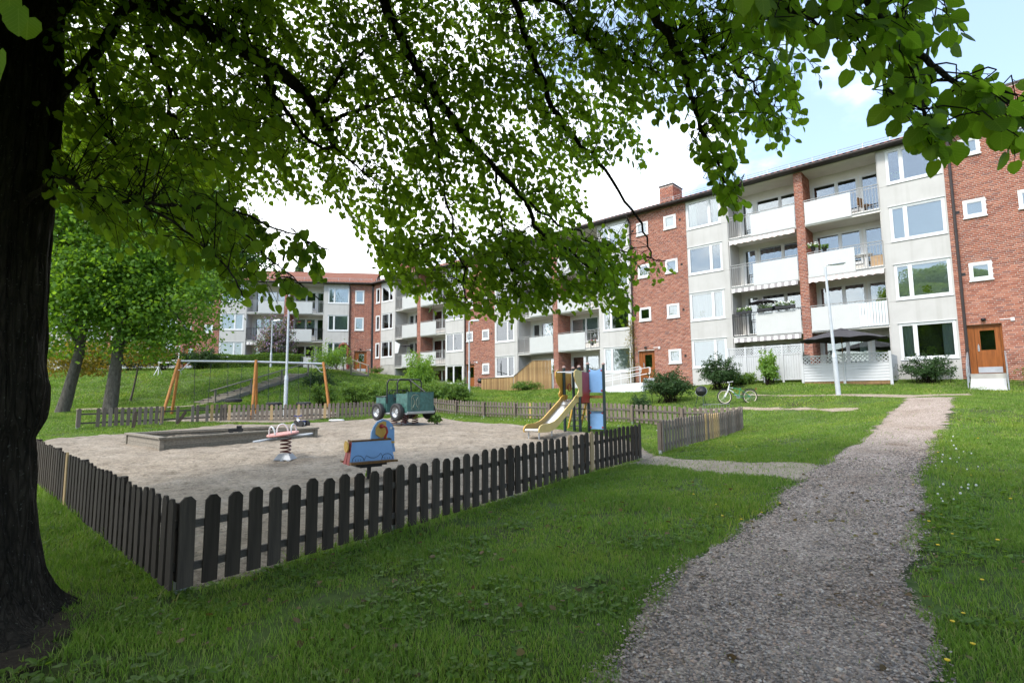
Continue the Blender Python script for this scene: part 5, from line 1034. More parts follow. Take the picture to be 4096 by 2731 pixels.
bx = thing('cardboard_box', 'brown cardboard box behind the bars of the balcony with the white flower pot', 'box', F1 @ Matrix.Translation((-3.95,.5,7.5))); MB().box(-.25,.25,-.2,.2,0,.55).build('carton', simple('carton',(0.42,0.28,0.16),0.8), bx)
bx = thing('balcony_table', 'round white table on the balcony with the white flower pot', 'table', F1 @ Matrix.Translation((-4.5,.55,7.5))); MB().lathe([(.38,.68),(.38,.72)], 20).tube([(0,0,0),(0,0,.68)], .03, 6).build('table_top', M_['white'], bx); MB().lathe([(.22,0),(.22,.03)], 16).build('foot_plate', M_['white'], bx)
def chair(F, s, y, z, rz, label, m='seatbrown'):
    c = thing('balcony_chair', label, 'chair', F @ Matrix.Translation((s,y,z)) @ Matrix.Rotation(rz, 4, 'Z')); MB().box(-.22,.22,-.22,.22,.42,.45).build('seat', M_[m], c); MB().box(-.22,.22,.20,.23,.5,.9).build('backrest', M_[m], c)
    for a in (-.2,.2):
        for b in (-.2,.2): MB().tube([(a,b,0),(a,b,.42)], .015, 5).build('leg', M_['black'], c)
chair(F1, -4.3, .7, 10.25, 1.2, 'wooden chair on the top balcony right of the brick pier'); chair(F3, -3.0, .5, 4.4, .5, 'dark folding chair on the low balcony near the corner', 'black')
cl = MB()
vs = []
for i in range(9):
    for j in range(7): u = i/8; w = j/6; vs.append((-9.4+.75*u*(1-.35*w), -.06+.03*math.sin(u*14), 6.75-1.15*w-.3*u*(1-w)))
cl.add(vs, [(i*7+j, i*7+j+1, (i+1)*7+j+1, (i+1)*7+j) for i in range(8) for j in range(6)]); o = cl.build('white_cloth', M_['white'], None, F3, True); tag(o, 'white cloth draped at the side of a balcony near the corner', 'cloth')

# ---------------------------------------------------------------- shrubs
def sprigs(n_br, per, rx, ry, rz, base=0.0, spread=1.0, droop=0.1, up=0.35, jit=.05):
    """leaf points along arching stems that start at the base; returns points and stem polylines"""
    P = []; S = []
    for _ in range(n_br):
        a = random.uniform(0, 2*PI); e = random.uniform(up, 1.0); k = random.uniform(.72, 1.12); tip = Vector((rx*math.cos(a)*math.sqrt(max(0,1-e*e*.85))*k*spread, ry*math.sin(a)*math.sqrt(max(0,1-e*e*.85))*k*spread, rz*e*k)); b0 = Vector((random.gauss(0,.18)*rx, random.gauss(0,.18)*ry, base)); pts = []
        for i in range(5): t = i/4; pts.append(b0.lerp(tip, t)+Vector((0,0,rz*.18*math.sin(PI*t)-droop*rz*t*t)))
        S.append(pts); t = RNG.uniform(.22, 1.0, per); i = np.clip((t*4).astype(int), 0, 3); A = np.array(pts); q = A[i]+(A[i+1]-A[i])*(t*4-i)[:, None]; P.append(q+RNG.normal(0, jit, (per,3)))
    return np.concatenate(P), S
def shrub(name, label, x, y, rx, ry, rz, mat, n_br=70, per=60, leaf=.06, extra=None, cat='shrub', grp=None, z=None, **kw):
    g = gz(x, y) if z is None else z; th = thing(name, label, cat, T(x, y, g), grp); P, S = sprigs(n_br, per, rx, ry, rz, **kw); P = P[P[:, 2] > .02]; V, Fq = cards(P, leaf, .6); mobj('foliage', npmesh('foliage', V, Fq, M_[mat]), th, None, 'stuff')
    mb = MB(); [mb.tube(s[:4], [.014,.011,.008,.005], 4, False) for s in S[::2]]; mb.build('stems', M_['twig'], th)
    if extra: m2, frac, sz = extra; k = P[P[:, 2] > P[:, 2].mean()*frac]; k = k[::2] if mat == 'leaf_dark' else k[::3]; V, Fq = cards(k+RNG.normal(0,.04,k.shape), sz); mobj('blossom', npmesh('blossom', V, Fq, M_[m2]), th, None, 'stuff')
    return th
shrub('yew_bush', 'large dark spiky yew bush left of the barbecue', 7.15, 24.2, 1.30, 1.1, 1.75, 'leaf_yew', 120, 75, .075, grp='dark yew bushes on the lawn')
shrub('yew_bush', 'dark yew bush behind the bicycle and the barbecue', 10.3, 26.2, 1.30, 1.0, 1.85, 'leaf_yew', 110, 75, .075, grp='dark yew bushes on the lawn')
shrub('yew_bush', 'small dark yew bush low in front of the large one', 5.45, 22.6, .55, .5, .95, 'leaf_yew', 40, 60, .06, grp='dark yew bushes on the lawn')
p = fp(F1, -2.3, -1.0); shrub('juniper_bush', 'wide spreading dark juniper under the ground floor window beside the white screen', p.x, p.y, 1.35, .9, 1.45, 'leaf_yew', 90, 75, .065, up=.25)
p = fp(F1, 1.3, -1.6); shrub('flowering_bush', 'pale leaved bush cut by the right edge beside the wooden door', p.x, p.y, 1.0, .8, 1.75, 'leaf_shrub', 70, 60, .06, extra=('flower_white', 1.2, .03))
p = fp(F1, -8.35, -2.3); shrub('maple_bush', 'upright light green maple bush against the tall white screen', p.x, p.y, .58, .5, 1.85, 'leaf_light', 60, 60, .10, up=.3)
p = fp(F1, -9.75, -2.1); shrub('ivy_mound', 'low green creeper spreading at the foot of the tall white screen', p.x, p.y, 1.25, .45, .75, 'leaf_shrub', 70, 55, .085)
p = fp(F1, -19.7, -.7); shrub('juniper_bush', 'small dark bush against the grey wall behind the blue slide panel', p.x, p.y, .55, .45, 1.0, 'leaf_yew', 40, 50, .06)
p = fp(F1, -24.6, -1.7); shrub('garden_plants', 'leafy green plants in front of the stepped terrace fence', p.x, p.y, 1.3, .6, .8, 'leaf_shrub', 70, 50, .08)
shrub('cypress_bush', 'dark rounded bush on the bank right of the timber steps', -13.6, 37.0, 1.5, 1.2, 1.55, 'leaf_yew', 100, 70, .08)
for i, (x, y, h, lb) in enumerate(((-10.6,29.6,1.35,'spiraea bush nearest the right swing legs'),(-9.0,29.9,1.45,'spiraea bush second from the right swing legs'),(-7.5,30.1,1.4,'spiraea bush just left of the toy jeep roll bars'),(-6.1,30.3,1.45,'spiraea bush directly behind the toy jeep'),(-4.7,30.4,1.45,'spiraea bush just right of the toy jeep roll bars'),(-3.3,30.5,1.4,'spiraea bush last in the row below the middle entrance'))):
    shrub('spiraea_bush', lb, x, y, 1.15, .8, h*1.05, 'leaf_shrub', 90, 70, .085, grp='row of loose green shrubs behind the fence', up=.3)
shrub('young_maple', 'young light green maple in front of the concrete plinth behind the jeep', -6.6, 37.5, 1.35, 1.1, 3.3, 'leaf_light', 90, 65, .13, up=.3, jit=.12, cat='tree')
shrub('small_tree', 'airy light green small tree below the far grey window bay', -15.2, 43.5, 2.6, 1.6, 2.7, 'leaf_light', 60, 60, .13, up=.35, jit=.16, cat='tree', base=.2)
shrub('lilac_bush', 'tall lilac with mauve blossom in front of the far balconies', -21.6, 47.8, 2.2, 1.5, 5.0, 'leaf_dark', 150, 70, .13, extra=('leaf_lilac', .7, .19), up=.2, jit=.16)
p = fp(F3, -11.2, -.9); shrub('lupins', 'clump of pink lupins by the concrete plinth at the corner', p.x, p.y, .9, .5, .9, 'leaf_shrub', 40, 40, .09, extra=('flower_pink', 1.3, .08), cat='flowers')
for x, y, rx, ry, rz, lb in ((-31.5,43.5,2.6,1.2,2.2,'dark shrub by the trunk of the left tree'),(-28.6,43.0,2.2,1.2,2.0,'dark shrub between the two tree trunks'),(-25.8,43.3,2.2,1.2,2.0,'dark shrub right of the second tree trunk'),(-34.5,43.0,2.4,1.2,2.3,'dark shrub at the far left edge')):
    shrub('evergreen_shrub', lb, x, y, rx, ry, rz, 'leaf_yew', 90, 70, .12, grp='dark shrubs behind the left trees', jit=.1)
x, y = gnd(1003, 978); shrub('tall_weed', 'leafy weed growing in the sand right of the toy jeep', x, y, .34, .3, .62, 'leaf_shrub', 12, 14, .15, cat='weed', jit=.02)
x, y = gnd(843, 1100); shrub('tall_weed', 'small pale weed in the sand by the elephant post', x, y, .10, .1, .22, 'leaf_light', 6, 8, .07, cat='weed', jit=.01)
# climbing vine on the pipe
vn = thing('climbing_vine', 'reddish climbing vine on the downpipe beside the left brick entrance', 'climber', F1 @ Matrix.Translation((-17.0,-.2,1.8))); P = np.stack([RNG.normal(0,.26,900), RNG.normal(-.06,.06,900), RNG.uniform(0,4.4,900)], 1); P[:, 0] *= (.35+.8*vnoise(P[:, 2], P[:, 2]*0, .7, 2)); V, Fq = cards(P, .085)
mobj('foliage', npmesh('foliage', V, Fq, M_['leaf_bronze']), vn, None, 'stuff'); MB().tube([(.05*math.sin(k*1.3), -.05, .37*k) for k in range(13)], .014, 5).build('stem', M_['twig'], vn)
# clipped hedge on the upper lawn
hd0, hd1 = Vector((-27.3, 45.2, 0)), Vector((-18.6, 46.4, 0)); hz = gz(-23, 45.8); hg = thing('clipped_hedge', 'long low clipped hedge in front of the far block', 'hedge', T(-23, 45.8, hz)); n = 15000
t = RNG.uniform(0,1,n); u = RNG.uniform(-1,1,n); w = RNG.uniform(0,1,n); f = RNG.uniform(0,1,n); top = f < .5; w = np.where(top, 1-np.abs(RNG.normal(0,.07,n)), w); u = np.where(~top, -1+np.abs(RNG.normal(0,.12,n)), u)
X = hd0.x+(hd1.x-hd0.x)*t; Y = hd0.y+(hd1.y-hd0.y)*t+u*.65; H = 1.25*(.92+.16*vnoise(X, Y, .8, 3)); P = np.stack([X, Y, terrain(X, Y)+H*w], 1); V, Fq = cards(P, .11, .5); o = npmesh('foliage', V, Fq, M_['leaf_shrub']); mobj('foliage', o, hg, Matrix(), 'stuff')
mb = MB(); mb.bar((hd0.x,hd0.y,gz(hd0.x,hd0.y)+.5), (hd1.x,hd1.y,gz(hd1.x,hd1.y)+.5), .9, 1.0); mb.build('hedge_core', M_['leaf_yew'], hg, Matrix())
# ---------------------------------------------------------------- trees
def crown_points(c, r, n_cl, per, cl_r, seed=0, lo=-.9):
    """leaf points in flattened clumps that fill an uneven ellipsoid"""
    C = []; rng = np.random.default_rng(seed)
    while len(C) < n_cl:
        v = rng.normal(size=3); v /= np.linalg.norm(v); k = rng.uniform(.25, 1)**.5*(.80+.30*math.sin(3.1*v[0]+seed)*math.cos(2.7*v[2]-seed)+rng.normal(0,.07))
        if v[2]*k > lo: C.append(v*k*np.array(r))
    C = np.array(C); P = C[:, None, :]+rng.normal(size=(n_cl, per, 3))*np.array([cl_r, cl_r, cl_r*.42])*rng.uniform(.6,1.3,(n_cl,1,1)); P[:, :, 2] -= .35*np.hypot(P[:, :, 0]-C[:, None, 0], P[:, :, 1]-C[:, None, 1])
    return P.reshape(-1,3)+np.array(c), C+np.array(c)
def trunk_mesh(path, rads, seg=20, amp=.0, seed=0):
    """tapered trunk along a path with uneven bark"""
    P = np.array([tuple(p) for p in path]); n = len(P); V = []
    for i in range(n):
        for k in range(seg):
            a = 2*PI*k/seg; rr = rads[i]*(1+amp*(float(vnoise(a*3.2, P[i][2]*.9, .5, seed))-.5)*2); V.append((P[i][0]+rr*math.cos(a), P[i][1]+rr*math.sin(a), P[i][2]))
    return V, [(i*seg+k, i*seg+(k+1)%seg, (i+1)*seg+(k+1)%seg, (i+1)*seg+k) for i in range(n-1) for k in range(seg)]
def tree(name, label, x, y, tr, lean, h0, crown_c, crown_r, mat, n_cl, per, cl_r, leaf, seed, bark='bark2', lo=-.9, lo2=None):
    g = gz(x, y); th = thing(name, label, 'tree', T(x, y, g), 'trees on the left lawn'); top = Vector(crown_c)
    path = [Vector((x, y, g-.2)), Vector((x, y, g+.1)), Vector((x+lean*.3, y, g+h0*.3)), Vector((x+lean, y, g+h0)), Vector((x+lean*1.3, y, g+h0*1.6)), Vector((top.x, top.y, top.z+crown_r[2]*.3))]; V, Fq = trunk_mesh(path, [tr*1.35, tr*1.15, tr, tr*.85, tr*.6, tr*.2], 18, .12, seed)
    mobj('trunk', npmesh('trunk', V, Fq, M_[bark], True), th, Matrix()); P, C = crown_points(crown_c, crown_r, n_cl, per, cl_r, seed, lo)
    mb = MB(); lim = path[3:]
    for c in C[::5]:
        a = lim[0].lerp(lim[-1], random.uniform(.05,.75)); c = Vector(c); m = a.lerp(c, .5)+Vector((0,0,.25)); mb.tube([a, m, c], [tr*.22, tr*.13, .015], 5, False)
    mb.build('branches', M_[bark], th, Matrix()); P = P[P[:, 2] > terrain(P[:, 0], P[:, 1])+(lo2 or 1.2)]; V, Fq = cards(P, leaf, .7); mobj('crown', npmesh('crown', V, Fq, M_[mat]), th, Matrix(), 'stuff'); return th
tree('maple_tree', 'left one of two lawn trees, grey trunk leaning right, bright green crown', -20.6, 24.2, .24, .55, 2.6, (-20.6,24.0,9.6), (3.9,3.4,7.2), 'leaf_far', 520, 85, .62, .185, 3, lo2=2.5)
tree('maple_tree', 'lawn tree with a lichen spotted trunk just right of the leaning one', -18.6, 24.4, .27, .2, 2.6, (-17.4,24.6,8.6), (3.2,3.2,6.4), 'leaf_far', 460, 85, .58, .18, 5, lo2=2.3)
tree('maple_tree', 'darker green tree standing behind the two lawn trees towards the brick house', -25.6, 33.5, .19, .2, 3.0, (-21.0,32.8,12.0), (4.8,3.6,5.4), 'leaf_dark', 520, 130, .75, .20, 8, lo2=2.8)
tree('maple_tree', 'bronze leaved young tree whose low twigs show beside the left trunk', -25.2, 30.0, .12, .3, 1.8, (-25.0,30,4.0), (2.6,1.8,1.3), 'leaf_bronze', 60, 60, .5, .17, 11, lo2=1.8)
tree('maple_tree', 'young bronze leaved tree in front of the far left doorway', -24.6, 34.0, .06, .3, 1.8, (-23.8,34,4.8), (1.7,1.3,1.0), 'leaf_bronze', 50, 50, .40, .15, 12, lo2=1.9)
# larch behind the far roof
lx, ly = -28.8, 70.0; lt_ = thing('larch_tree', 'pale conifer whose tip shows above the far roof', 'tree', T(lx, ly, 5)); V, Fq = trunk_mesh([(lx,ly,4),(lx,ly,12),(lx,ly,20.5)], [.25,.15,.02], 8); mobj('trunk', npmesh('trunk', V, Fq, M_['bark2'], True), lt_, Matrix())
n = 9000; h = RNG.uniform(0,1,n)**.8; a = RNG.uniform(0,2*PI,n); rr = (1-h)*3.6*np.sqrt(RNG.uniform(.03,1,n)); tier = np.sin(h*60)*.18; P = np.stack([lx+rr*np.cos(a), ly+rr*np.sin(a), 8+h*12.5+tier-rr*.18], 1); V, Fq = cards(P, .28, .2); mobj('crown', npmesh('crown', V, Fq, M_['leaf_spruce']), lt_, Matrix(), 'stuff')

# ---------------------------------------------------------------- the big linden over the viewer
TX, TY = -3.93, 3.75
lin = thing('linden_tree', 'big dark linden at the left edge whose leafy branches hang over the playground', 'tree', T(TX, TY, 0))
hs = [-.25,-.05,.05,.15,.28,.45,.65,.9,1.15,1.35,1.55,1.75,1.95,2.2,2.5,2.9,3.4,4.0,4.6,5.4,6.2]; SEG = 160; V = []
def trad(z): return float(np.interp(z, [-.25,0,.12,.3,.6,1.0,1.3,1.45,1.7,1.9,2.3,3,4,5,6.2], [.82,.68,.58,.51,.47,.445,.425,.47,.49,.46,.44,.44,.46,.40,.24]))
zz = np.concatenate([np.linspace(-.25, 2.9, 90), np.linspace(3.0, 6.2, 24)])
for z in zz:
    lean = -.012*z; r0 = trad(z)
    for k in range(SEG):
        a = 2*PI*k/SEG; root = .15*max(0, math.cos(3*a+.6))**2*math.exp(-max(z,0)*3.2)+.12*max(0, math.cos(5*a+2))*math.exp(-max(z,0)*4.5)
        rg = float(vnoise(math.cos(a)*3.2, math.sin(a)*3.2+z*.16, .30, 21)); rg2 = float(vnoise(math.cos(a)*6+z*.5, math.sin(a)*6+z*.28, .26, 22)); r = r0*(1+root*1.4)+.060*(abs(rg-.5)*2-.4)+.045*(rg2-.5)+.022*(abs(float(vnoise(math.cos(a)*9, math.sin(a)*9+z*.55, .24, 23))-.5)*2-.4)
        V.append((TX+lean+r*math.cos(a), TY+r*math.sin(a), z))
nz = len(zz); Fq = [(i*SEG+k, i*SEG+(k+1)%SEG, (i+1)*SEG+(k+1)%SEG, (i+1)*SEG+k) for i in range(nz-1) for k in range(SEG)]
mobj('trunk', npmesh('trunk', V, Fq, M_['bark'], True), lin, Matrix())
def smooth_path(pts, n=6):
    P = [Vector(p) for p in pts]; o = []
    for i in range(len(P)-1):
        p0, p1, p2, p3 = P[max(i-1,0)], P[i], P[i+1], P[min(i+2,len(P)-1)]
        for k in range(n): t = k/n; o.append(.5*((2*p1)+(p2-p0)*t+(2*p0-5*p1+4*p2-p3)*t*t+(3*p1-p0-3*p2+p3)*t**3))
    return o+[P[-1]]
BR = []   # sample points on branches: the twigs grow from the nearest
def branch(pts, r0, r1, wob=.02):
    q = smooth_path(pts); q = [p+Vector((random.gauss(0,wob), random.gauss(0,wob), random.gauss(0,wob))) for p in q]; n = len(q); rad = [r0+(r1-r0)*(i/(n-1))**.8 for i in range(n)]
    MB().tube(q, rad, 8).build('branch', M_['bark'], lin, Matrix(), True); BR.extend(q)
tk = lambda z, dx=0, dy=0: (TX-.012*z+dx, TY+dy, z)
branch([tk(3.9), at(235,-110,3.7), at(362,0,3.9), at(461,62,4.1), at(586,128,4.4), at(695,212,4.8), at(754,304,5.2), at(765,330,5.3)], .12, .035, .008)
branch([at(717,256,4.9), at(760,205,5.2), at(800,150,5.5), at(880,90,5.9)], .028, .010)
branch([at(740,285,5.1), at(800,262,5.4), at(930,215,6.0), at(1020,212,6.3), at(1130,215,6.6)], .026, .008)
branch([at(586,128,4.4), at(640,220,4.6), at(700,310,4.8), at(780,350,5.1), at(840,400,5.3)], .030, .008)
branch([tk(5.2), at(560,-330,4.6), at(800,-120,4.7), at(882,0,4.9), at(951,143,5.1), at(1064,307,5.4), at(1134,384,5.6), at(1204,458,5.8), at(1245,540,5.9), at(1340,600,6.0), at(1430,690,6.1)], .075, .010, .012)
branch([at(951,143,5.1), at(985,260,5.2), at(1010,380,5.4), at(1040,520,5.5), at(1075,700,5.6)], .028, .006)
branch([at(1134,384,5.6), at(1150,480,5.7), at(1160,560,5.7), at(1185,690,5.8)], .018, .006)
branch([tk(5.6), at(760,-420,4.6), at(1080,-180,4.8), at(1178,0,5.0), at(1258,227,5.2), at(1317,315,5.4), at(1380,380,5.5), at(1460,500,5.6), at(1500,590,5.7)], .06, .008, .012)
branch([at(1200,458,5.8), at(1330,540,5.9), at(1430,575,6.0), at(1530,600,6.0)], .018, .005)
branch([at(1178,0,5.0), at(1273,0,4.6), at(1332,77,4.6), at(1387,124,4.7), at(1496,168,4.8), at(1600,230,4.9)], .03, .008)
branch([tk(6.0), (-1.6,2.0,6.4), at(1420,-420,3.3), at(1493,0,3.4), at(1533,70,3.4), at(1574,165,3.5), at(1603,278,3.6), at(1650,370,3.7), at(1680,450,3.75)], .055, .006, .01)
branch([at(1533,70,3.4), at(1640,130,3.5), at(1740,200,3.6), at(1800,300,3.7)], .016, .005)
branch([(-1.6,2.0,6.4), (.6,1.6,5.2), at(1880,-420,2.0), at(1994,0,2.0), at(2060,55,2.0), at(2097,113,2.02), at(2188,183,2.05), at(2290,227,2.1), at(2400,262,2.15)], .035, .004, .004)
branch([at(1880,-420,2.0), at(1780,-40,2.0), at(1850,40,2.0), at(1930,90,2.0)], .012, .004, .004)
branch([at(2097,113,2.02), at(2110,180,2.0), at(2120,240,1.98), at(2125,300,1.97)], .006, .003, .002)
branch([tk(2.95,.30), at(136,411,3.45), at(218,458,3.4), at(306,465,3.35), at(438,478,3.3), at(540,485,3.3), at(643,528,3.3), at(754,572,3.3)], .022, .004, .006)
branch([at(306,465,3.35), at(400,510,3.2), at(505,600,3.1), at(560,680,3.05)], .010, .004, .004)
branch([at(505,493,3.3), at(566,537,3.3), at(613,592,3.3), at(660,625,3.3), at(730,690,3.3)], .009, .003, .004)
branch([tk(3.4,.25), at(322,0,4.2), at(337,92,4.3), at(366,165,4.4), at(395,256,4.5), at(420,360,4.6)], .05, .010)
branch([tk(3.1,.3), at(180,180,4.0), at(240,300,4.0), at(330,420,4.1), at(420,520,4.2)], .035, .006)
branch([at(560,-330,4.6), at(480,-60,4.5), at(560,60,4.8), at(620,180,5.0)], .03, .010)
for k in range(14):   # limbs of the part of the crown above and behind the viewer
    a = R(20+24*k); rr = random.uniform(3, 6.0); z1 = random.uniform(5.5, 8.5); pts_ = [tk(random.uniform(4.8,6)), (TX+rr*.5*math.cos(a)+.6, TY+rr*.5*math.sin(a)-.3, z1-.2), (TX+rr*math.cos(a)+1.0, TY+rr*math.sin(a)-.6, z1+.4)]
    qx, qy, qd = project(np.array([tuple(p) for p in smooth_path(pts_)]))
    if not ((qx > -60) & (qx < 2400) & (qy > -60) & (qd > 0)).any(): branch(pts_, .09, .02)
BRA = np.array([tuple(p) for p in BR])
HT = np.array([(0,0,0),(.26,-.09,.03),(.46,.12,.07),(.47,.45,.08),(.27,.80,.04),(0,1.0,-.05),(-.26,.82,.05),(-.48,.46,.08),(-.45,.13,.07),(-.24,-.07,.03)]); HF = np.array([(0,1,2,3,4,5),(0,5,6,7,8,9)])
def heart(P, ax, nv, s):
    """heart shaped leaves: base P, axis ax (base to tip), normal nv, size s"""
    ax = ax/np.linalg.norm(ax, axis=1)[:, None]; nv = nv-ax*(ax*nv).sum(1)[:, None]; nv /= np.linalg.norm(nv, axis=1)[:, None]+1e-9; sd = np.cross(ax, nv); s = s[:, None, None]
    cu = RNG.uniform(-.6, 2.2, len(P))[:, None, None]; cx_ = RNG.uniform(.85, 1.1, len(P))[:, None, None]
    V = P[:, None]+s*(HT[None, :, 0:1]*cx_*sd[:, None]+HT[None, :, 1:2]*ax[:, None]+HT[None, :, 2:3]*cu*nv[:, None]); F = HF[None]+10*np.arange(len(P))[:, None, None]; return V.reshape(-1,3), F.reshape(-1,6)
def leaf_uv(me):
    n = len(me.polygons)//2; u = HT[HF.ravel(), :2]+np.array([.5, 0]); me.uv_layers.new(name='UVMap').data.foreach_set('uv', np.tile(u, (n,1)).astype(np.float32).ravel()); return me
def poly_px(poly, x, y): return sdf(poly, x, y)
REG = [ # outline in the picture, depth range, shoots, length of shoot
 ([(120,-60),(1290,-60),(1400,120),(1440,240),(1490,330),(1470,380),(1380,340),(1330,420),(1340,480),(1300,500),(1400,560),(1430,620),(1440,720),(1400,700),(1330,680),(1240,690),(1180,720),(1130,690),(1090,700),(1060,725),(1010,690),(930,670),(880,640),(850,560),(800,500),(740,450),(690,440),(640,430),(600,440),(540,420),(400,400),(120,380)], (4.8,7.6), 3750, .30),
 ([(600,-60),(1250,-60),(1320,250),(1250,420),(1120,330),(1000,420),(900,330),(700,260)], (4.4,5.8), 400, .30),
 ([(850,540),(1440,520),(1440,700),(1330,660),(1180,710),(1060,715),(1000,670),(880,620)], (5.2,6.4), 360, .28),
 ([(1290,560),(1420,560),(1530,590),(1525,625),(1440,620),(1380,640)], (5.8,6.2), 24, .26),
 ([(120,-60),(620,-60),(640,300),(560,420),(120,400)], (3.4,5.6), 740, .30),
 ([(130,370),(540,440),(600,500),(560,590),(470,610),(380,560),(260,520),(140,480)], (2.9,4.1), 105, .30),
 ([(540,470),(640,510),(740,560),(745,620),(700,590),(640,560),(600,540)], (3.2,3.4), 17, .18),
 ([(470,580),(600,560),(660,600),(740,660),(735,690),(640,680),(560,690),(500,640)], (3.1,3.35), 18, .17),
 ([(1270,-60),(1560,-60),(1560,130),(1500,190),(1460,260),(1330,130)], (4.2,5.4), 235, .28),
 ([(1490,-60),(1850,-60),(1855,130),(1840,230),(1790,290),(1700,250),(1690,330),(1640,370),(1590,330),(1560,250),(1500,230),(1530,120)], (3.0,4.4), 250, .26),
 ([(1590,300),(1660,320),(1700,420),(1690,455),(1660,455),(1610,380)], (3.5,3.8), 24, .22),
 ([(1690,-80),(2180,-80),(2190,40),(2110,90),(2010,130),(1930,110),(1850,70),(1700,20)], (1.75,2.3), 58, .18),
 ([(2000,100),(2130,70),(2200,150),(2352,200),(2420,270),(2360,320),(2260,280),(2150,310),(2080,270),(2030,210)], (1.85,2.2), 48, .16),
]
LP, LA, LN, LS = [], [], [], []; stem = MB(); NV = 0
def stem_tube(a, b, r0, r1):
    m = a.lerp(b, .5)+Vector((random.gauss(0,.015), random.gauss(0,.015), (b-a).length*.10)); stem.tube([a, m, b], [r0, (r0+r1)/2, r1], 3, False)
for poly, (d0, d1), cnt, ln in REG:
    P = np.array(poly); lo, hi = P.min(0), P.max(0); k = 0
    while k < cnt:
        px, py = random.uniform(lo[0], hi[0]), random.uniform(lo[1], hi[1])
        if float(sdf(poly, px, py)) > 0: continue
        k += 1; d = random.uniform(d0, d1)
        # gaps of sky: thin out with a coarse three dimensional noise
        b = at(px, py, d)
        if cnt > 100 and float(vnoise(b.x*1.0+b.y*.5, b.z+b.y*.3, .55, 17)) < .20 and random.random() < .8: continue
        az = random.gauss(0, .9); dv = Vector((math.cos(az)*.75, math.sin(az)*.5+.15, random.uniform(-1.0, .05))).normalized(); b = b-dv*ln*.45
        j = int(np.argsort(((BRA-np.array(b))**2).sum(1))[random.choice((0,0,2,4))]); nb = Vector(BRA[j])
        if (nb-b).length < .6: stem_tube(nb, b, .0045, .0028)
        n = random.randint(4, 6); tip = b+dv*ln+Vector((0,0,-.05)); stem_tube(b, tip, .0028, .0014)
        for i in range(n):
            t = (i+.6)/n; p = b.lerp(tip, t); sdv = Vector((-dv.y, dv.x, 0)).normalized()*(1 if i % 2 else -1); ax = (sdv*.55+dv*.45+Vector((0,0,-.75))+Vector((random.gauss(0,.28), random.gauss(0,.28), random.gauss(0,.25)))).normalized()
            q = p+ax*.030; LP.append(q); LA.append(ax); LN.append((random.gauss(0,1), random.gauss(-.5,.9), random.gauss(.55,.6))); LS.append(random.triangular(.042,.086,.064)*(.86 if i == n-1 else 1)); 
            if d < 3.9: stem.tube([p, q], [.0014,.0011], 3, False)
# a few leaves that hang close to the lens at the upper left
for px, py, d, s in ((40,45,1.25,.075),(62,62,1.3,.065),(-8,150,1.2,.085),(20,12,1.3,.07),(1705,10,1.55,.07),(1752,12,1.6,.07),(700,540,3.2,.08)):
    LP.append(at(px,py,d)+Vector((0,0,s*.4))); LA.append(Vector((.05,0,-1))); LN.append((random.gauss(0,.3),-1,.2)); LS.append(s)
stem.build('twigs', M_['twig'], lin, Matrix(), False, 'stuff')
LP = np.array([tuple(p) for p in LP]); LA = np.array([tuple(p) for p in LA]); LN = np.array(LN); LS = np.array(LS)
px, py, dd = project(LP); vis = (px > 0) & (px < 2352) & (py > 0) & (py < 1568); score = np.where(vis, LS/dd, 0); order = np.argsort(-score); big, rest = order[:300], order[300:]
hms = [leaf_uv(npmesh('leaf', HT*np.array([1,1,k]), HF, M_['leaf'])) for k in (-.5,.5,1.2,2.0)]
for i in big:
    ax = Vector(LA[i]).normalized(); nv = Vector(LN[i]); nv = (nv-ax*ax.dot(nv)).normalized(); sd = ax.cross(nv); s = LS[i]
    MM = Matrix(((sd.x*s, ax.x*s, nv.x*s, LP[i][0]), (sd.y*s, ax.y*s, nv.y*s, LP[i][1]), (sd.z*s, ax.z*s, nv.z*s, LP[i][2]), (0,0,0,1))); mobj('leaf', random.choice(hms), lin, MM)
V, Fq = heart(LP[rest], LA[rest], LN[rest], LS[rest]); mobj('leaves', leaf_uv(npmesh('leaves', V, Fq, M_['leaf'])), lin, Matrix(), 'stuff')
# the unseen crown above and behind the viewer, made dense to shade the foreground
n = 250000; P = RNG.normal(size=(n,3)); P /= np.linalg.norm(P, axis=1)[:, None]; P *= (RNG.uniform(.15,1,n)**.4*(.72+.5*vnoise(P[:, 0]+P[:, 2]*.7, P[:, 1]-P[:, 2]*.6, .33, 77)))[:, None]; P = P*np.array([7.3,7.0,4.6])+np.array([-3.0,1.0,7.8]); px, py, dd = project(P)
keep = ~((px > -90) & (px < 2440) & (py > -90) & (py < 1700)) & (P[:, 2] > 3.2); keep &= vnoise(P[:, 0]+P[:, 2]*.4, P[:, 1]+P[:, 2]*.3,   .9, 31) > .20; P = P[keep]; n = len(P)
V, Fq = cards(P, .175, 1.2); mobj('shading_crown', npmesh('shading_crown', V, Fq, M_['leaf']), lin, Matrix(), 'stuff')

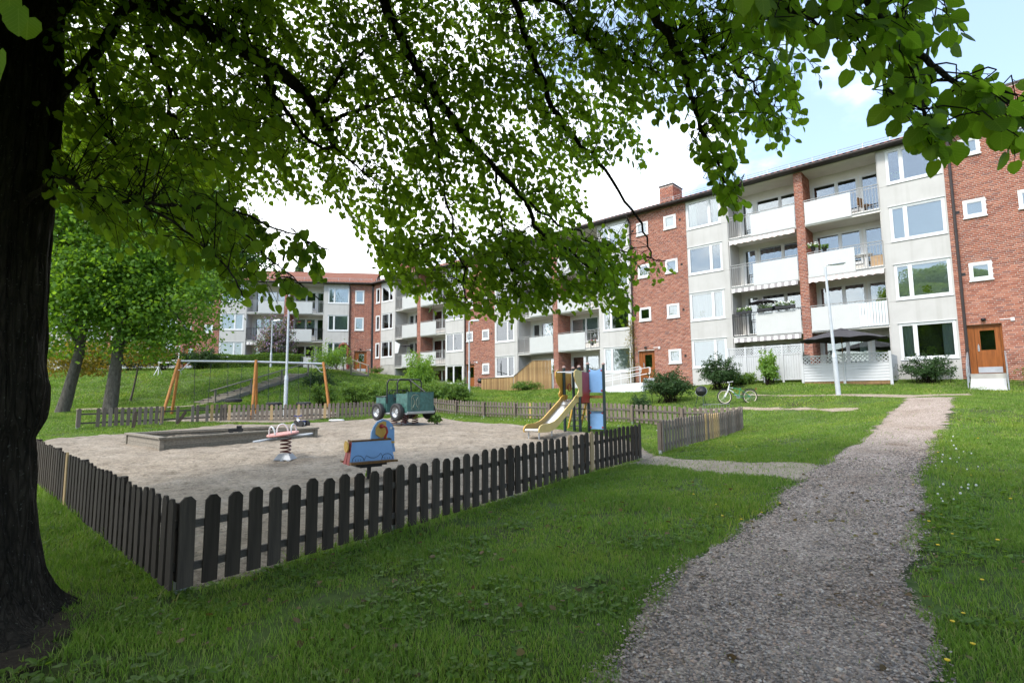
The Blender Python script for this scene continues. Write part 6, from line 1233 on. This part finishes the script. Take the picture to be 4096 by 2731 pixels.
# ---------------------------------------------------------------- grass, weeds, gravel
def inside(key, x, y, m=0.0): return sdf(POLY[key], x, y)+.13*(2*vnoise(x, y, .5, 3)-1) < m
def grass_pts(y0, y1, dens, seed):
    rng = np.random.default_rng(seed); W = y1*1.16+4.5; n = int(dens*(y1-y0)*2*W); x = rng.uniform(-W, W, n); y = rng.uniform(y0, y1, n); k = np.abs(x) < np.where(x > 0, y*1.13+4.0, y*1.13+1.0); x, y = x[k], y[k]
    ok = np.ones(len(x), bool)
    for key, m in (('path', -.04), ('sand', -.02), ('dirt', -.02), ('walk', 0.0), ('walk2', 0.0), ('walk3', 0.0), ('swing', 0.0), ('soil', -.05)):
        ins = inside(key, x, y, m); keep_in = rng.uniform(0,1,len(x)) < {'path':.016,'sand':.006,'dirt':.10,'soil':.07}.get(key, .03); ok &= ~ins | keep_in
    rt = np.hypot(x-TX, y-TY); ok &= rt > .5
    q = vnoise(x, y, .55, 41)*.6+vnoise(x, y, .17, 42)*.4; ok &= rng.uniform(0,1,len(x)) < np.clip(-.30+2.3*q, .03, 1)
    wall = (F1.inverted().to_3x3() @ Vector((0,0,0))); iv = F1.inverted(); R3 = np.array(iv.to_3x3()); tv = np.array(iv.translation); L1 = x*R3[1,0]+y*R3[1,1]+tv[1]; ok &= L1 < -.05; iv = F2.inverted(); ok &= (x*iv[1][0]+y*iv[1][1]+iv[1][3]) < -.05
    return x[ok], y[ok], rng
def blades(x, y, rng, h, w, three):
    n = len(x); z = terrain(x, y); tall = .55+.9*vnoise(x, y, .9, 44)+.5*(vnoise(x, y, .22, 45)-.5); h = h*tall*rng.uniform(.6,1.3,n); w = w*rng.uniform(.7,1.3,n); a = rng.uniform(0,2*PI,n); dx, dy = np.cos(a), np.sin(a); b = rng.uniform(0,2*PI,n); lean = h*rng.uniform(.15,.9,n); lx, ly = np.cos(b)*lean, np.sin(b)*lean
    p0 = np.stack([x-dx*w/2, y-dy*w/2, z-.005], 1); p1 = np.stack([x+dx*w/2, y+dy*w/2, z-.005], 1); tip = np.stack([x+lx, y+ly, z+h], 1)
    if not three: return np.stack([p0, p1, tip], 1).reshape(-1,3), np.arange(3*n).reshape(-1,3)
    m0 = np.stack([x-dx*w*.38+lx*.32, y-dy*w*.38+ly*.32, z+h*.6], 1); m1 = np.stack([x+dx*w*.38+lx*.32, y+dy*w*.38+ly*.32, z+h*.6], 1)
    Vv = np.stack([p0, p1, m1, m0, tip], 1).reshape(-1,3); b5 = 5*np.arange(n)[:, None]; return Vv, np.concatenate([b5+np.array([[0,1,2]]), b5+np.array([[0,2,3]]), b5+np.array([[3,2,4]])])
for (y0, y1, dens, h, w, three, sd_) in ((1.6,5.5,5200,.050,.0055,True,1),(5.5,11,2400,.048,.009,True,2),(11,19,1000,.048,.018,False,3),(19,31,640,.055,.032,False,4),(31,50,300,.09,.06,False,5)):
    x, y, rng = grass_pts(y0, y1, dens, sd_); V, Fq = blades(x, y, rng, h, w, three); o = mobj('grass', npmesh('grass', V, Fq, M_['grass'])); tag(o, {1:'trampled shady grass at the viewer feet',2:'lawn grass around the near picket fence',3:'lawn grass beside the gravel path',4:'lawn grass below the houses',5:'grass on the bank before the far block'}[sd_], 'grass', kind='stuff')
# rough tufts along the fences and sheet edges
def edge_tufts(lines, per_m, h, seed, off=.12):
    rng = np.random.default_rng(seed); X, Y = [], []
    for a, b in lines:
        Ls = math.hypot(b[0]-a[0], b[1]-a[1]); n = int(Ls*per_m); t = rng.uniform(0,1,n); X.append(a[0]+(b[0]-a[0])*t+rng.normal(0,off,n)); Y.append(a[1]+(b[1]-a[1])*t+rng.normal(0,off,n))
    x, y = np.concatenate(X), np.concatenate(Y); q = vnoise(x, y, .4, 51) > .42; x, y = x[q], y[q]; return blades(x, y, rng, h, .008, True)
V, Fq = edge_tufts([(A0, A1), (A0, LF1), (G0, G1)], 420, .10, 9); tag(mobj('rough_grass', npmesh('rough_grass', V, Fq, M_['grass'])), 'longer grass along the foot of the near fence', 'grass', kind='stuff')
V, Fq = edge_tufts([((7.3,17.7),(-4.2,28.0)), ((-4.4,28.0),(-8.4,25.2))], 260, .17, 10, .35); tag(mobj('rough_grass', npmesh('rough_grass', V, Fq, M_['grass'])), 'long grass and weeds under the fence behind the slide', 'grass', kind='stuff')
# broad leaved weeds
def weeds(n, y0, y1, seed, size):
    rng = np.random.default_rng(seed); W = y1*1.1+1; x = rng.uniform(-W, W, n); y = rng.uniform(y0, y1, n); k = (np.abs(x) < y*1.1+.8) & (vnoise(x, y, .45, 61) > .56) & ~inside('path', x, y, .05) & ~inside('sand', x, y, 0) & ~inside('dirt', x, y, .0) & (np.hypot(x-TX, y-TY) > .75); x, y = x[k], y[k]; z = terrain(x, y); P, A, Nn, S = [], [], [], []
    for i in range(len(x)):
        m = rng.integers(2, 6); a0 = rng.uniform(0, 6.28)
        for j in range(m): a = a0+6.28*j/m+rng.normal(0,.3); P.append((x[i]+.012*math.cos(a), y[i]+.012*math.sin(a), z[i]+rng.uniform(.012,.04))); A.append((math.cos(a), math.sin(a), rng.uniform(.0,.7))); Nn.append((-.3*math.cos(a),-.3*math.sin(a),1)); S.append(size*rng.uniform(.6,1.3))
    return heart(np.array(P), np.array(A), np.array(Nn), np.array(S))
V, Fq = weeds(9500, 1.7, 6.5, 71, .038); tag(mobj('broad_weeds', npmesh('broad_weeds', V, Fq, M_['clover'])), 'clover and broad weeds in the near lawn', 'weeds', kind='stuff')
V, Fq = weeds(9000, 6.5, 14, 72, .04); tag(mobj('broad_weeds', npmesh('broad_weeds', V, Fq, M_['clover'])), 'weeds in the lawn beyond the near fence', 'weeds', kind='stuff')
# loose gravel
def stones(n, seed):
    rng = np.random.default_rng(seed); x = rng.uniform(.2, 8, n); y = rng.uniform(1.7, 9, n); k = (sdf(POLY['path'], x, y) < .02+.22*(vnoise(x, y, .25, 6)-.5)+rng.normal(0,.06,n)) & (rng.uniform(0,1,n) < np.clip(2.6/y, .12, 1)); x, y = x[k], y[k]; n = len(x); s = rng.uniform(.004,.0125,n)*np.where(rng.uniform(0,1,n) < .05, 1.7, 1); O = np.array([(1,0,0),(0,1,0),(-1,0,0),(0,-1,0),(0,0,.75),(0,0,-.75)]); V = O[None]*rng.uniform(.7,1.3,(n,6,1)); a = rng.uniform(0,6.28,n); c, q = np.cos(a)[:, None], np.sin(a)[:, None]; X = (V[:, :, 0]*c-V[:, :, 1]*q)*1.25; Y = V[:, :, 0]*q+V[:, :, 1]*c
    V = np.stack([x[:, None]+X*s[:, None], y[:, None]+Y*s[:, None], terrain(x, y)[:, None]+.027+V[:, :, 2]*s[:, None]], 2).reshape(-1,3); f = np.array([(0,1,4),(1,2,4),(2,3,4),(3,0,4),(1,0,5),(2,1,5),(3,2,5),(0,3,5)]); return V, (f[None]+6*np.arange(n)[:, None, None]).reshape(-1,3)
V, Fq = stones(150000, 81); tag(mobj('gravel', npmesh('gravel', V, Fq, M_['stone'])), 'loose grey gravel on the near path', 'gravel', kind='stuff')
# fallen twigs and litter under the tree
mb = MB()
for _ in range(160):
    x, y = random.uniform(-2.5, 3.6), random.uniform(1.8, 6.5)
    if float(sdf(POLY['sand'], x, y)) < 0: continue
    a = random.uniform(0, 6.28); l = random.uniform(.02,.10); z = gz(x, y)+.025; mb.tube([(x,y,z),(x+l*.5*math.cos(a),y+l*.5*math.sin(a),z+.008),(x+l*math.cos(a+.2),y+l*math.sin(a+.2),z)], random.uniform(.0015,.004), 4, False)
o = mb.build('fallen_twigs', simple('dry_twig',(0.12,0.085,0.055),0.9,0,0.4,3), None, Matrix(), False, 'stuff'); tag(o, 'small dry twigs scattered under the linden', 'twigs')
rng = np.random.default_rng(91); x = rng.uniform(-3.2, 4.5, 420); y = rng.uniform(1.8, 8, 420); k = sdf(POLY['sand'], x, y) > .1; x, y = x[k], y[k]; n = len(x); a = rng.uniform(0, 6.28, n)
V, Fq = heart(np.stack([x, y, terrain(x, y)+rng.uniform(.02,.05,n)], 1), np.stack([np.cos(a), np.sin(a), rng.normal(0,.25,n)], 1), np.stack([rng.normal(0,.4,n), rng.normal(0,.4,n), np.ones(n)], 1), rng.uniform(.025,.055,n))
tag(mobj('fallen_leaves', npmesh('fallen_leaves', V, Fq, leaf_mat('dead_leaf', [(0.07,0.045,0.022),(0.12,0.08,0.035),(0.16,0.13,0.05)], 0.15, 0.1))), 'scattered brown fallen leaves on the near lawn and path', 'leaves', kind='stuff')
# dandelions
fl = MB(); fl.tube([(0,0,0),(.004,0,.06)], .0022, 4, False); fl.cur = 1; fl.lathe([(0,.058),(.016,.062),(.021,.070),(.012,.074),(0,.075)], 9, 'z', (.004,0,0)); dm = fl.mesh([M_['grass'], M_['flower_yellow']], False, 'dandelion')
sh = MB(); sh.tube([(0,0,0),(.006,0,.16)], .002, 4, False); sh.cur = 1; sh.lathe([(0,.15),(.014,.157),(.020,.172),(.014,.187),(0,.193)], 8, 'z', (.006,0,0)); sm_ = sh.mesh([M_['grass'], M_['seedhead']], False, 'seed_head')
spots = [(2163,1192),(2150,1270),(2190,1230),(2130,1205),(2210,1420),(2240,1500),(2190,1440),(2180,1530),(2260,1350),(2100,1120),(2160,1040),(2230,1100),(1640,1165),(1700,1200),(1745,1180),(1790,1160),(1590,1140),(1660,1190),(1500,1100),(1850,1030),(1760,980),(1820,1000),(1880,960),(1690,1030),(2290,1250),(2250,1010),(1930,930),(2320,1150)]
for i, (a, b) in enumerate(spots):
    x, y = gnd(a+random.uniform(-6,6), b+random.uniform(-6,6)); s = random.uniform(.5,.8); o = mobj('dandelion', dm, None, T(x, y, gz(x, y), random.uniform(0,6)) @ Matrix.Scale(s, 4)); sd_ = i < 12 or i in (24,25,27); tag(o, 'yellow dandelion flower in the lawn right of the gravel path' if sd_ else 'yellow dandelion flower in the lawn left of the gravel path', 'flower', 'yellow dandelions right of the path' if sd_ else 'yellow dandelions left of the path')
k = 0
while k < 70:
    t = random.random(); 
    if k < 45: x, y = 7.1-11.3*t+random.gauss(-.5,.35), 17.2+10.2*t+random.gauss(-.6,.3)
    else: x, y = gnd(random.uniform(2140,2250), random.uniform(1010,1180))
    o = mobj('dandelion_clock', sm_, None, T(x, y, gz(x, y)+.01, random.uniform(0,6)) @ Matrix.Rotation(random.gauss(0,.15),4,'X') @ Matrix.Scale(random.uniform(.4,.75), 4)); tag(o, 'white dandelion seed head under the fence behind the slide' if k < 45 else 'white dandelion seed head on the lawn edge right of the path', 'flower', 'dandelion seed heads under the back fence' if k < 45 else 'dandelion seed heads right of the path'); k += 1
